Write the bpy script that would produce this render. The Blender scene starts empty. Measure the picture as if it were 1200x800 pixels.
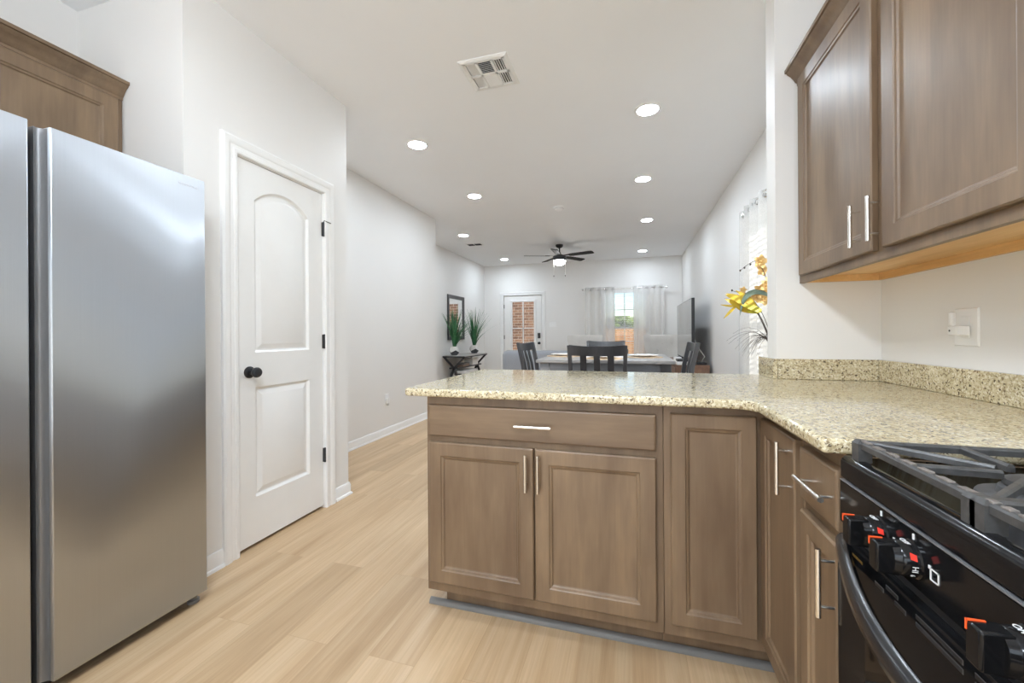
import bpy, math, random
from mathutils import Matrix, Vector, noise
PI = math.pi
S = bpy.context.scene
COL = S.collection
random.seed(7)

# ------------------------------------------------------------------ camera, world, sun, exposure
CAM_H, FPX, YAW, ROLL, CY = 1.125, 474.0, 0.285305, -0.0066625, 391.107
cd = bpy.data.cameras.new('camera')
cam = bpy.data.objects.new('camera', cd); COL.objects.link(cam)
cd.sensor_width = 36.0; cd.sensor_fit = 'HORIZONTAL'
cd.lens = 36.0 * FPX / 1200.0
cd.shift_y = (CY - 400.0) / 1200.0
cd.clip_start = 0.02; cd.clip_end = 300
cam.matrix_world = Matrix.Translation((0, 0, CAM_H)) @ Matrix.Rotation(YAW, 4, 'Z') @ Matrix.Rotation(PI/2, 4, 'X') @ Matrix.Rotation(ROLL, 4, 'Z')
S.camera = cam

S.view_settings.view_transform = 'Standard'
S.view_settings.look = 'None'
S.view_settings.gamma = 1.0
S.view_settings.use_curve_mapping = False
S.view_settings.exposure = 0.17
S.cycles.max_bounces = 14
S.cycles.diffuse_bounces = 8
S.cycles.glossy_bounces = 5
S.cycles.transparent_max_bounces = 16
S.cycles.sample_clamp_indirect = 6.0
S.cycles.caustics_reflective = False
S.cycles.caustics_refractive = False

SKY_STRENGTH = 0.18
SUN_ENERGY = 6.0
LAMP = 196.0          # radiance of a recessed ceiling light's lens
FAN_LAMP = 26.0
DOME_FILL = 72.0       # radiance of the unseen dome lamps added to fill the kitchen
REAR_FILL = 44.0        # power of the light panel added behind the viewpoint as frontal fill

W = bpy.data.worlds.new('world'); S.world = W; W.use_nodes = True
wn = W.node_tree; wn.nodes.clear()
sky = wn.nodes.new('ShaderNodeTexSky'); sky.sky_type = 'NISHITA'
sky.sun_disc = False; sky.sun_elevation = math.radians(42); sky.sun_rotation = math.radians(160)
sky.air_density = 1.0; sky.dust_density = 0.6; sky.ozone_density = 1.2
bg = wn.nodes.new('ShaderNodeBackground'); bg.inputs[1].default_value = SKY_STRENGTH
wo = wn.nodes.new('ShaderNodeOutputWorld')
wn.links.new(sky.outputs[0], bg.inputs[0]); wn.links.new(bg.outputs[0], wo.inputs[0])

sl = bpy.data.lights.new('sun', 'SUN'); sl.energy = SUN_ENERGY; sl.angle = 0.01; sl.color = (1, .95, .86)
so = bpy.data.objects.new('sun', sl); COL.objects.link(so)
so.rotation_euler = Vector((.80, -.36, .48)).to_track_quat('Z', 'Y').to_euler()

al = bpy.data.lights.new('rear_fill_light', 'AREA'); al.shape = 'RECTANGLE'; al.size = 2.2; al.size_y = 1.9; al.energy = REAR_FILL; al.color = (.90, .98, 1.07)  # added fill panel out of view, brightens the fronts that face the camera
ao = bpy.data.objects.new('rear_fill_light', al); COL.objects.link(ao); ao.location = (-.75, -2.74, 1.15); ao.rotation_euler = (PI/2, 0, 0)

# ------------------------------------------------------------------ materials
def srgb(r, g, b):
    f = lambda c: (c/255/12.92) if c/255 <= .04045 else ((c/255 + .055)/1.055)**2.4
    return (f(r), f(g), f(b), 1)

class NT:
    def __init__(s, name):
        s.m = bpy.data.materials.new(name); s.m.use_nodes = True
        s.t = s.m.node_tree; s.t.nodes.clear()
        s.out = s.n('ShaderNodeOutputMaterial')
    def n(s, typ, **kw):
        x = s.t.nodes.new(typ)
        for k, v in kw.items():
            if k.startswith('i_'):
                x.inputs[k[2:].replace('_', ' ')].default_value = v
            else: setattr(x, k, v)
        return x
    def l(s, a, b): s.t.links.new(a, b)
    def bsdf(s, **kw):
        b = s.n('ShaderNodeBsdfPrincipled')
        for k, v in kw.items(): b.inputs[k].default_value = v
        s.l(b.outputs[0], s.out.inputs[0]); return b
    def coords(s, scale=(1, 1, 1), rot=(0, 0, 0)):
        c = s.n('ShaderNodeTexCoord'); mp = s.n('ShaderNodeMapping')
        mp.inputs['Scale'].default_value = scale; mp.inputs['Rotation'].default_value = rot
        s.l(c.outputs['Object'], mp.inputs[0]); return mp.outputs[0]
    def ramp(s, src, stops, interp='LINEAR'):
        r = s.n('ShaderNodeValToRGB'); cr = r.color_ramp; cr.interpolation = interp
        while len(cr.elements) < len(stops): cr.elements.new(.5)
        for e, (p, c) in zip(cr.elements, stops):
            e.position = p; e.color = c if len(c) == 4 else (*c, 1)
        s.l(src, r.inputs[0]); return r.outputs[0]
    def noise(s, vec, scale, detail=4, rough=.55):
        x = s.n('ShaderNodeTexNoise'); x.inputs['Scale'].default_value = scale
        x.inputs['Detail'].default_value = detail; x.inputs['Roughness'].default_value = rough
        s.l(vec, x.inputs['Vector']); return x
    def bump(s, h, b, strength=.2, dist=.002):
        x = s.n('ShaderNodeBump'); x.inputs['Strength'].default_value = strength; x.inputs['Distance'].default_value = dist
        s.l(h, x.inputs['Height']); s.l(x.outputs[0], b.inputs['Normal'])

def plain(name, col, rough=.5, metal=0.0, var=.06, scale=9, coat=0, spec=.5, bump=0):
    """A paint, plastic or metal whose tone drifts a little, so that nothing is perfectly flat."""
    t = NT(name); b = t.bsdf(Roughness=rough, Metallic=metal)
    b.inputs['Coat Weight'].default_value = coat; b.inputs['Coat Roughness'].default_value = .06
    b.inputs['Specular IOR Level'].default_value = spec
    nz = t.noise(t.coords(), scale, 5)
    lo = tuple(c*(1-var) for c in col[:3]); hi = tuple(min(1, c*(1+var)) for c in col[:3])
    t.l(t.ramp(nz.outputs[0], [(.3, lo), (.7, hi)]), b.inputs['Base Color'])
    if bump: t.bump(nz.outputs[0], b, bump, .003)
    return t.m

def emit(name, col, strength):
    t = NT(name); e = t.n('ShaderNodeEmission'); e.inputs[0].default_value = (*col, 1); e.inputs[1].default_value = strength
    t.l(e.outputs[0], t.out.inputs[0]); return t.m

M = {}
def wallpaint(name, col):
    t = NT(name); b = t.bsdf(Roughness=.55); b.inputs['Specular IOR Level'].default_value = .35
    nz = t.noise(t.coords(), 220, 3); n2 = t.noise(t.coords(), 1.2, 3)
    t.l(t.ramp(n2.outputs[0], [(.3, tuple(c*.985 for c in col[:3])), (.7, tuple(c*1.01 for c in col[:3]))]), b.inputs['Base Color'])
    t.bump(nz.outputs[0], b, .06, .001); return t.m
M['wall'] = wallpaint('wall_paint', (.80, .79, .77))
M['ceil'] = wallpaint('ceiling_paint', (.92, .935, .955))
M['trim'] = plain('white_trim_paint', (.86, .86, .85), .3, var=.01)
M['door'] = plain('white_door_paint', (.83, .83, .815), .32, var=.01)
M['white'] = plain('white_plastic', (.85, .85, .84), .35, var=.015)
M['black'] = plain('matte_black_metal', (.018, .018, .02), .4, var=.2)

def floor_mat():
    t = NT('oak_planks'); b = t.bsdf(Roughness=.38)
    v = t.coords(rot=(0, 0, PI/2))
    br = t.n('ShaderNodeTexBrick'); br.offset = .37; br.offset_frequency = 2
    br.inputs['Color1'].default_value = (0, 0, 0, 1); br.inputs['Color2'].default_value = (1, 1, 1, 1); br.inputs['Mortar'].default_value = (.5, .5, .5, 1)
    br.inputs['Scale'].default_value = 1; br.inputs['Mortar Size'].default_value = .0008; br.inputs['Mortar Smooth'].default_value = .2
    br.inputs['Brick Width'].default_value = 1.22; br.inputs['Row Height'].default_value = .178
    t.l(v, br.inputs['Vector'])
    # grain: noise pulled out along the plank, shifted for every plank
    sc = t.n('ShaderNodeVectorMath', operation='SCALE'); sc.inputs[3].default_value = 7.3
    t.l(br.outputs['Color'], sc.inputs[0])
    c2 = t.coords(scale=(7, .42, 1))
    ad = t.n('ShaderNodeVectorMath', operation='ADD'); t.l(c2, ad.inputs[0]); t.l(sc.outputs[0], ad.inputs[1])
    g1 = t.noise(ad.outputs[0], 1.6, 5, .6); g1.inputs['Distortion'].default_value = .9
    c3 = t.coords(scale=(60, 1.6, 1))
    ad3 = t.n('ShaderNodeVectorMath', operation='ADD'); t.l(c3, ad3.inputs[0]); t.l(sc.outputs[0], ad3.inputs[1])
    g2 = t.noise(ad3.outputs[0], 2.2, 4, .6)
    base = t.ramp(g1.outputs[0], [(.28, srgb(176, 146, 110)), (.5, srgb(193, 165, 130)), (.74, srgb(206, 181, 148))])
    fine = t.ramp(g2.outputs[0], [(.3, (.86, .84, .81)), (.65, (1.03, 1.03, 1.03))])
    mx = t.n('ShaderNodeMix', data_type='RGBA', blend_type='MULTIPLY'); mx.inputs[0].default_value = .75
    t.l(base, mx.inputs[6]); t.l(fine, mx.inputs[7])
    tone = t.ramp(br.outputs['Color'], [(0, (.85, .83, .80)), (.5, (.97, .96, .95)), (1, (1.09, 1.09, 1.09))])
    m2 = t.n('ShaderNodeMix', data_type='RGBA', blend_type='MULTIPLY'); m2.inputs[0].default_value = 1
    t.l(mx.outputs[2], m2.inputs[6]); t.l(tone, m2.inputs[7])
    m3 = t.n('ShaderNodeMix', data_type='RGBA'); t.l(br.outputs['Fac'], m3.inputs[0])
    t.l(m2.outputs[2], m3.inputs[6]); m3.inputs[7].default_value = srgb(172, 143, 109)
    t.l(m3.outputs[2], b.inputs['Base Color'])
    inv = t.n('ShaderNodeMath', operation='SUBTRACT'); inv.inputs[0].default_value = 1; t.l(br.outputs['Fac'], inv.inputs[1])
    t.bump(inv.outputs[0], b, .12, .0006)
    return t.m
M['floor'] = floor_mat()

def wood(name, lo, mid, hi, rough=.33, axis='Z', coat=.25, scale=1.0):
    """Stained wood: blotches plus a fine grain that runs along one axis."""
    t = NT(name); b = t.bsdf(Roughness=rough); b.inputs['Coat Weight'].default_value = coat; b.inputs['Coat Roughness'].default_value = .28
    s1 = {'Z': (9, 9, 1.6), 'X': (1.6, 9, 9), 'Y': (9, 1.6, 9)}[axis]
    s2 = {'Z': (90, 90, 3), 'X': (3, 90, 90), 'Y': (90, 3, 90)}[axis]
    n1 = t.noise(t.coords(scale=s1), .8*scale, 4, .6); n2 = t.noise(t.coords(scale=s2), 1.4*scale, 3, .6)
    c = t.ramp(n1.outputs[0], [(.34, lo), (.5, mid), (.66, hi)])
    f = t.ramp(n2.outputs[0], [(.3, (.90, .89, .88)), (.7, (1.04, 1.04, 1.04))])
    mx = t.n('ShaderNodeMix', data_type='RGBA', blend_type='MULTIPLY'); mx.inputs[0].default_value = .8
    t.l(c, mx.inputs[6]); t.l(f, mx.inputs[7]); t.l(mx.outputs[2], b.inputs['Base Color'])
    t.bump(n2.outputs[0], b, .05, .0006)
    return t.m
CL, CM, CH = srgb(100, 79, 59), srgb(114, 93, 71), srgb(131, 108, 83)
M['cab'] = wood('taupe_stained_maple', CL, CM, CH, .46, coat=.08)
M['cabH'] = wood('taupe_stained_maple_rail', CL, CM, CH, .46, axis='X', coat=.08)
M['maple'] = wood('raw_maple_ply', srgb(205, 160, 100), srgb(222, 180, 120), srgb(232, 194, 138), .5, 'Y', 0)
M['tvwood'] = wood('brown_board', srgb(110, 84, 68), srgb(128, 98, 80), srgb(142, 112, 92), .5, 'Y', 0)
M['blackwood'] = wood('charcoal_painted_wood', srgb(44, 44, 47), srgb(58, 58, 61), srgb(76, 76, 78), .34, 'Z', .2)
M['greywood'] = wood('grey_painted_wood', srgb(96, 98, 103), srgb(112, 114, 119), srgb(132, 133, 136), .35, 'X', .2)
M['greytop'] = wood('grey_distressed_top', srgb(112, 112, 113), srgb(132, 131, 131), srgb(152, 150, 148), .32, 'X', .2)
M['whitewash'] = wood('whitewashed_top', srgb(150, 148, 146), srgb(168, 166, 163), srgb(184, 182, 178), .45, 'Y', .0)

def granite():
    t = NT('speckled_granite'); b = t.bsdf(Roughness=.09); b.inputs['Specular IOR Level'].default_value = .55
    v = t.coords()
    wob = t.noise(v, 160, 2)
    mixv = t.n('ShaderNodeMix', data_type='VECTOR'); mixv.inputs[0].default_value = .012
    t.l(v, mixv.inputs[4]); t.l(wob.outputs[1], mixv.inputs[5])
    vo = t.n('ShaderNodeTexVoronoi'); vo.inputs['Scale'].default_value = 205; t.l(mixv.outputs[1], vo.inputs['Vector'])
    sp = t.n('ShaderNodeSeparateColor'); t.l(vo.outputs['Color'], sp.inputs[0])
    c1 = t.ramp(sp.outputs[0], [(0, srgb(92, 80, 66)), (.045, srgb(140, 124, 100)), (.13, srgb(178, 164, 134)), (.30, srgb(206, 196, 167)), (.72, srgb(218, 210, 184)), (.88, srgb(230, 225, 206))], 'CONSTANT')
    n2 = t.noise(v, 26, 4)
    c2 = t.ramp(n2.outputs[0], [(.3, (.84, .80, .72)), (.7, (.98, .955, .90))])
    mx = t.n('ShaderNodeMix', data_type='RGBA', blend_type='MULTIPLY'); mx.inputs[0].default_value = 1
    t.l(c1, mx.inputs[6]); t.l(c2, mx.inputs[7]); t.l(mx.outputs[2], b.inputs['Base Color'])
    return t.m
M['granite'] = granite()

def steel(name, col, rough, aniso):
    t = NT(name); b = t.bsdf(Metallic=1.0, Roughness=rough); b.inputs['Anisotropic'].default_value = aniso
    tg = t.n('ShaderNodeCombineXYZ'); tg.inputs[1].default_value = 1; t.l(tg.outputs[0], b.inputs['Tangent'])
    nz = t.noise(t.coords(scale=(900, 900, 2)), 1.0, 3)
    t.l(t.ramp(nz.outputs[0], [(.3, tuple(c*.975 for c in col)), (.7, tuple(c*1.02 for c in col))]), b.inputs['Base Color'])
    return t.m
M['steel'] = steel('brushed_stainless', (.50, .524, .555), .37, 1.0)
M['steeldark'] = plain('dark_satin_steel', (.25, .25, .255), .42, .6, .05)
M['steeledge'] = plain('bright_steel_edge', (.72, .72, .72), .25, 1, .03)
M['nickel'] = plain('satin_nickel', (.80, .77, .72), .27, 1, .03, 40)
M['chrome'] = plain('polished_nickel', (.75, .75, .74), .18, 1, .03, 40)
M['gloss'] = plain('black_gloss_enamel', (.0065, .0065, .007), .13, 0, .1, 8, coat=0, spec=.26)
M['ovenglass'] = plain('dark_oven_glass', (.010, .009, .008), .04, 0, .1, 8, coat=.3)
M['iron'] = plain('cast_iron_enamel', (.055, .054, .053), .45, 0, .35, 60, bump=.12)
M['ironworn'] = plain('worn_cast_iron', (.20, .18, .165), .5, .3, .3, 90, bump=.15)
M['burner'] = plain('burner_cap', (.12, .12, .125), .45, .2, .25, 40)
M['rubber'] = plain('dark_gap', (.012, .012, .013), .5, 0, .1)
M['dgrey'] = plain('dark_grey_plastic', (.05, .052, .056), .45, 0, .1)
M['kick'] = plain('grey_vinyl_strip', srgb(116, 114, 111), .45, 0, .06)
M['orange'] = plain('orange_print', srgb(240, 92, 40), .4, 0, .03)
M['red'] = plain('red_print', srgb(232, 60, 45), .4, 0, .03)
M['print'] = plain('white_print', (.85, .85, .85), .4, 0, .02)
M['silver'] = plain('highlight_grey', (.30, .30, .31), .4, .6, .02)
M['slotedge'] = plain('dull_slot_edge', (.10, .10, .10), .4, .3, .05)
M['bandgrey'] = plain('light_grey_plastic', (.55, .55, .54), .4, 0, .03)
M['logo'] = plain('pale_grey_print', (.62, .62, .63), .4, .3, .02)
M['gold'] = plain('gold_print', srgb(190, 150, 80), .35, .7, .05)
def fabric(name, c, var=.1, sc=350, rough=.9):
    t = NT(name); b = t.bsdf(Roughness=rough); b.inputs['Sheen Weight'].default_value = .25
    n1 = t.noise(t.coords(), sc, 3); n2 = t.noise(t.coords(), 6, 3)
    a = t.ramp(n1.outputs[0], [(.3, tuple(x*(1-var) for x in c[:3])), (.7, tuple(min(1, x*(1+var)) for x in c[:3]))])
    f = t.ramp(n2.outputs[0], [(.3, (.95, .95, .95)), (.7, (1.03, 1.03, 1.03))])
    mx = t.n('ShaderNodeMix', data_type='RGBA', blend_type='MULTIPLY'); mx.inputs[0].default_value = 1
    t.l(a, mx.inputs[6]); t.l(f, mx.inputs[7]); t.l(mx.outputs[2], b.inputs['Base Color'])
    t.bump(n1.outputs[0], b, .15, .001); return t.m
M['sofa'] = fabric('blue_grey_upholstery', srgb(150, 153, 159))
M['cream'] = fabric('cream_upholstery', srgb(205, 201, 195), .04)
M['mat'] = fabric('woven_straw', srgb(196, 170, 136), .25, 240)
M['napkin'] = fabric('white_linen', (.8, .79, .77), .05)
def sheer(name, col, transp, transl):
    t = NT(name)
    d = t.n('ShaderNodeBsdfDiffuse'); d.inputs[0].default_value = (*col, 1)
    tl = t.n('ShaderNodeBsdfTranslucent'); tl.inputs[0].default_value = (*col, 1)
    tp = t.n('ShaderNodeBsdfTransparent')
    wv = t.noise(t.coords(scale=(1, 1, .3)), 300, 2)
    m1 = t.n('ShaderNodeMixShader'); m1.inputs[0].default_value = transl
    t.l(d.outputs[0], m1.inputs[1]); t.l(tl.outputs[0], m1.inputs[2])
    m2 = t.n('ShaderNodeMixShader')
    f = t.n('ShaderNodeMapRange'); t.l(wv.outputs[0], f.inputs[0]); f.inputs[1].default_value = .3; f.inputs[2].default_value = .7
    f.inputs[3].default_value = max(0, transp-.06); f.inputs[4].default_value = transp+.06
    t.l(f.outputs[0], m2.inputs[0]); t.l(m1.outputs[0], m2.inputs[1]); t.l(tp.outputs[0], m2.inputs[2])
    t.l(m2.outputs[0], t.out.inputs[0]); return t.m
M['sheer'] = sheer('sheer_white_voile', (.92, .91, .89), .43, .40)
def glass(name, refl=.05, tint=(1, 1, 1)):
    t = NT(name); tp = t.n('ShaderNodeBsdfTransparent'); tp.inputs[0].default_value = (*tint, 1)
    gl = t.n('ShaderNodeBsdfGlossy'); gl.inputs['Roughness'].default_value = .01
    fr = t.n('ShaderNodeFresnel'); fr.inputs[0].default_value = 1.45
    ge = t.n('ShaderNodeNewGeometry'); iv = t.n('ShaderNodeMath', operation='SUBTRACT'); iv.inputs[0].default_value = 1; t.l(ge.outputs['Backfacing'], iv.inputs[1])
    mu = t.n('ShaderNodeMath', operation='MULTIPLY'); t.l(fr.outputs[0], mu.inputs[0]); t.l(iv.outputs[0], mu.inputs[1])
    m = t.n('ShaderNodeMixShader'); t.l(mu.outputs[0], m.inputs[0]); t.l(tp.outputs[0], m.inputs[1]); t.l(gl.outputs[0], m.inputs[2])
    t.l(m.outputs[0], t.out.inputs[0]); return t.m
M['glass'] = glass('window_glass')
M['mirror'] = plain('silvered_mirror', (.88, .89, .89), .02, 1, .01)
M['screen'] = plain('tv_glass', (.07, .072, .075), .10, 0, .05, 4, coat=1, spec=.8)
def brick():
    t = NT('outdoor_brick'); b = t.bsdf(Roughness=.9)
    v = t.coords(rot=(PI/2, 0, 0))
    br = t.n('ShaderNodeTexBrick'); br.inputs['Scale'].default_value = 1; br.inputs['Brick Width'].default_value = .21; br.inputs['Row Height'].default_value = .075
    br.inputs['Mortar Size'].default_value = .006
    br.inputs['Color1'].default_value = srgb(172, 134, 108); br.inputs['Color2'].default_value = srgb(128, 96, 78); br.inputs['Mortar'].default_value = srgb(205, 190, 175)
    t.l(v, br.inputs['Vector']); n = t.noise(t.coords(), 14, 4)
    f = t.ramp(n.outputs[0], [(.3, (.75, .74, .74)), (.7, (1.1, 1.1, 1.1))])
    mx = t.n('ShaderNodeMix', data_type='RGBA', blend_type='MULTIPLY'); mx.inputs[0].default_value = 1
    t.l(br.outputs[0], mx.inputs[6]); t.l(f, mx.inputs[7]); t.l(mx.outputs[2], b.inputs['Base Color']); return t.m
M['brick'] = brick()
M['cedar'] = wood('orange_cedar', srgb(206, 142, 82), srgb(224, 164, 100), srgb(236, 184, 124), .7, 'Z', 0)
M['grass'] = plain('lawn', srgb(112, 112, 72), .9, 0, .25, 3)
M['leafy'] = plain('tree_leaves', srgb(112, 128, 62), .8, 0, .4, 2.2)
M['bark'] = plain('bark', srgb(105, 88, 70), .9, 0, .3, 12)
M['blade'] = plain('green_blade', srgb(58, 112, 72), .5, 0, .45, 14)
M['vaseW'] = plain('white_ceramic', (.72, .70, .66), .35, 0, .04)
M['vaseD'] = plain('dark_ceramic', (.06, .062, .066), .4, 0, .15)
M['yellow'] = plain('yellow_petal', srgb(206, 176, 56), .55, 0, .18, 30)
M['peach'] = plain('peach_petal', srgb(222, 186, 120), .55, 0, .18, 50)
M['stemg'] = plain('grey_green_stem', srgb(110, 128, 112), .5, 0, .2, 30)
M['twig'] = plain('dark_twig', srgb(74, 66, 62), .6, 0, .2, 30)
M['book1'] = plain('grey_book_cover', srgb(120, 118, 118), .5); M['book2'] = plain('brown_book_cover', srgb(150, 126, 110), .5)
M['fanwood'] = plain('dark_fan_blade', (.020, .019, .018), .65, 0, .15, spec=.25)
M['lens'] = emit('lit_lamp_lens', (.87, .98, 1.10), LAMP)
M['dome'] = emit('lit_fill_dome', (.87, .98, 1.10), DOME_FILL)
M['bowl'] = emit('lit_fan_bowl', (1, .99, .97), FAN_LAMP)

# ------------------------------------------------------------------ mesh helpers
class MB:
    """Collects vertices and faces of one mesh."""
    def __init__(s): s.v = []; s.f = []
    def add(s, vs, fs, m=None):
        o = len(s.v)
        s.v += [tuple(m @ Vector(p)) if m is not None else tuple(p) for p in vs]
        s.f += [tuple(i+o for i in f) for f in fs]; return s
    def box(s, a, b, m=None):
        x0, y0, z0 = (min(a[i], b[i]) for i in range(3)); x1, y1, z1 = (max(a[i], b[i]) for i in range(3))
        return s.add([(x0,y0,z0),(x1,y0,z0),(x1,y1,z0),(x0,y1,z0),(x0,y0,z1),(x1,y0,z1),(x1,y1,z1),(x0,y1,z1)],
                     [(0,3,2,1),(4,5,6,7),(0,1,5,4),(1,2,6,5),(2,3,7,6),(3,0,4,7)], m)
    def prism(s, poly, z0, z1, m=None):
        n = len(poly)
        area = sum(poly[i][0]*poly[(i+1) % n][1]-poly[(i+1) % n][0]*poly[i][1] for i in range(n))
        if area < 0: poly = poly[::-1]
        vs = [(x, y, z0) for x, y in poly]+[(x, y, z1) for x, y in poly]
        fs = [tuple(range(n-1, -1, -1)), tuple(range(n, 2*n))]+[(i, (i+1) % n, n+(i+1) % n, n+i) for i in range(n)]
        return s.add(vs, fs, m)
    def loft(s, loops, cap0=True, cap1=True, closed=True, m=None):
        n = len(loops[0]); vs = [p for L in loops for p in L]; fs = []
        for k in range(len(loops)-1):
            for i in range(n if closed else n-1):
                j = (i+1) % n; fs.append((k*n+i, k*n+j, (k+1)*n+j, (k+1)*n+i))
        if cap0: fs.append(tuple(range(n-1, -1, -1)))
        if cap1: fs.append(tuple(range((len(loops)-1)*n, len(loops)*n)))
        return s.add(vs, fs, m)
    def tube(s, pts, r, n=10, cap=True, m=None):
        pts = [Vector(p) for p in pts]; rs = r if isinstance(r, (list, tuple)) else [r]*len(pts)
        loops = []; ref = None
        for i, p in enumerate(pts):
            d = (pts[min(i+1, len(pts)-1)]-pts[max(i-1, 0)]).normalized()
            if ref is None: ref = Vector((0, 0, 1)) if abs(d.z) < .9 else Vector((1, 0, 0))
            a = (ref-d*ref.dot(d)).normalized(); ref = a; b = d.cross(a)
            loops.append([tuple(p+(a*math.cos(2*PI*k/n)+b*math.sin(2*PI*k/n))*rs[i]) for k in range(n)])
        return s.loft(loops, cap, cap, True, m)
    def lathe(s, prof, n=24, m=None, cap0=True, cap1=True):
        loops = [[(r*math.cos(2*PI*k/n), r*math.sin(2*PI*k/n), z) for k in range(n)] for r, z in prof]
        return s.loft(loops, cap0, cap1, True, m)
    def sweep(s, path, prof, closed=False, m=None):
        """Mitred moulding: path is 2D, prof is (offset to the left of travel, height)."""
        P = [Vector(p) for p in path]; n = len(P); loops = []
        for i, p in enumerate(P):
            def nrm(a, b): d = (b-a).normalized(); return Vector((-d.y, d.x))
            if closed or 0 < i < n-1:
                n1 = nrm(P[i-1], p); n2 = nrm(p, P[(i+1) % n]); mt = (n1+n2); mt = mt/max(.05, mt.dot(n1)) if mt.length > 1e-6 else n1
            else: mt = nrm(P[0], P[1]) if i == 0 else nrm(P[-2], P[-1])
            loops.append([(p.x+mt.x*o, p.y+mt.y*o, h) for o, h in prof])
        if closed: loops.append(loops[0])
        return s.loft(loops, not closed, not closed, True, m)
    def sphere(s, c, r, nu=14, nv=10, m=None):
        r = (r, r, r) if not isinstance(r, (tuple, list)) else r
        loops = []
        for j in range(1, nv):
            t = PI*j/nv
            loops.append([(c[0]+r[0]*math.sin(t)*math.cos(2*PI*k/nu), c[1]+r[1]*math.sin(t)*math.sin(2*PI*k/nu), c[2]-r[2]*math.cos(t)) for k in range(nu)])
        return s.loft(loops, True, True, True, m)
    def build(s, name, mat, parent=None, world=False, smooth=None, bevel=0, seg=2, solid=0):
        vs = s.v
        if world and parent is not None:
            off = Vector((0, 0, 0)); p = parent
            while p is not None: off += p.location; p = p.parent
            vs = [tuple(Vector(v)-off) for v in vs]
        me = bpy.data.meshes.new(name); me.from_pydata(vs, [], s.f); me.materials.append(mat)
        o = bpy.data.objects.new(name, me); COL.objects.link(o)
        if parent is not None: o.parent = parent
        import bmesh
        b = bmesh.new(); b.from_mesh(me); bmesh.ops.recalc_face_normals(b, faces=b.faces); b.to_mesh(me); b.free()
        if smooth is not None:
            me.shade_smooth(); me.set_sharp_from_angle(angle=math.radians(smooth))
        if solid:
            q = o.modifiers.new('solid', 'SOLIDIFY'); q.thickness = solid; q.offset = 0
        if bevel:
            q = o.modifiers.new('bevel', 'BEVEL'); q.width = bevel; q.segments = seg; q.limit_method = 'ANGLE'; q.angle_limit = math.radians(40)
            q.harden_normals = False
            if smooth is None: me.shade_smooth(); me.set_sharp_from_angle(angle=math.radians(50))
        return o

def thing(name, label, cat, loc=(0, 0, 0), rz=0, group=None):
    o = bpy.data.objects.new(name, None); COL.objects.link(o); o.empty_display_size = .1
    o.location = loc; o.rotation_euler = (0, 0, rz); o['label'] = label; o['category'] = cat
    if group: o['group'] = group
    return o
def tag(o, label, cat, group=None):
    o['label'] = label; o['category'] = cat
    if group: o['group'] = group
    return o
def struct(o): o['kind'] = 'structure'; return o
def dup(root, loc, rz=None, label=None, group=None):
    def cp(o, par):
        c = o.copy(); COL.objects.link(c)
        if par is not None: c.parent = par
        for ch in [k for k in bpy.data.objects if k.parent == o]: cp(ch, c)
        return c
    r = cp(root, None); r.location = loc
    if rz is not None: r.rotation_euler = (0, 0, rz)
    if label: r['label'] = label
    if group: r['group'] = group
    return r

def frame(o, u, n):
    """Local axes: x along u, y up the world's Z (or n x u), z along n."""
    u = Vector(u); n = Vector(n); v = n.cross(u)
    return Matrix(((u.x, v.x, n.x, o[0]), (u.y, v.y, n.y, o[1]), (u.z, v.z, n.z, o[2]), (0, 0, 0, 1)))
def rect(w, h, i, z): return [(i, i, z), (w-i, i, z), (w-i, h-i, z), (i, h-i, z)]
def panel_door(w, h, M_, t=.019, fw=.052):
    return MB().loft([rect(w, h, 0, 0), rect(w, h, 0, t-.004), rect(w, h, .004, t), rect(w, h, fw, t), rect(w, h, fw+.003, t-.0035), rect(w, h, fw+.010, t-.005),
                      rect(w, h, fw+.013, t-.0095), rect(w, h, fw+.017, t-.0105)], m=M_)
def slab_front(w, h, M_, t=.019):
    return MB().loft([rect(w, h, 0, 0), rect(w, h, 0, t-.005), rect(w, h, .0015, t-.002), rect(w, h, .006, t)], m=M_)
def bar_handle(c, d, n, L=.136, gap=.028, parent=None, r=.0058):
    c, d, n = Vector(c), Vector(d), Vector(n); b = MB()
    b.tube([c+n*gap-d*L/2, c+n*gap+d*L/2], r, 14)
    for s_ in (-1, 1): b.tube([c+d*s_*L*.34, c+n*gap+d*s_*L*.34], r*.62, 10)
    return b.build('handle', M['nickel'], parent, True, 40)

def text(name, body, size, M_, mat, parent, ex=.0003):
    cu = bpy.data.curves.new(name, 'FONT'); cu.body = body; cu.size = size; cu.extrude = ex; cu.align_x = 'CENTER'; cu.align_y = 'CENTER'
    cu.materials.append(mat)
    tmp = bpy.data.objects.new(name+'_curve', cu); COL.objects.link(tmp)
    dg = bpy.context.evaluated_depsgraph_get(); me = bpy.data.meshes.new_from_object(tmp.evaluated_get(dg)); me.name = name
    bpy.data.objects.remove(tmp); bpy.data.curves.remove(cu); me.materials.clear(); me.materials.append(mat)
    o = bpy.data.objects.new(name, me); COL.objects.link(o); o.parent = parent
    off = Vector((0, 0, 0)); p = parent
    while p is not None: off += p.location; p = p.parent
    o.matrix_local = Matrix.Translation(-off) @ M_
    return o

# ------------------------------------------------------------------ the setting
CEIL = 2.745
XR, XP, XH, XL, XA = 1.04, -1.924, -2.63, -3.36, -2.634     # right wall, pantry wall, hall wall, living left wall, alcove wall
YN, YS = 9.12, -2.7
YST, YSB, XST = 2.125, 2.247, .642                            # stub wall: front, back, end
struct(MB().box((-3.6, YS-.12, -.1), (1.2, YN+.12, 0)).build('floor', M['floor']))
struct(MB().box((-3.6, YS-.12, CEIL), (1.2, YN+.12, CEIL+.1)).build('ceiling', M['ceil']))

def wall(name, boxes):
    b = MB()
    for a, c in boxes: b.box(a, c)
    return struct(b.build(name, M['wall']))
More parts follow.
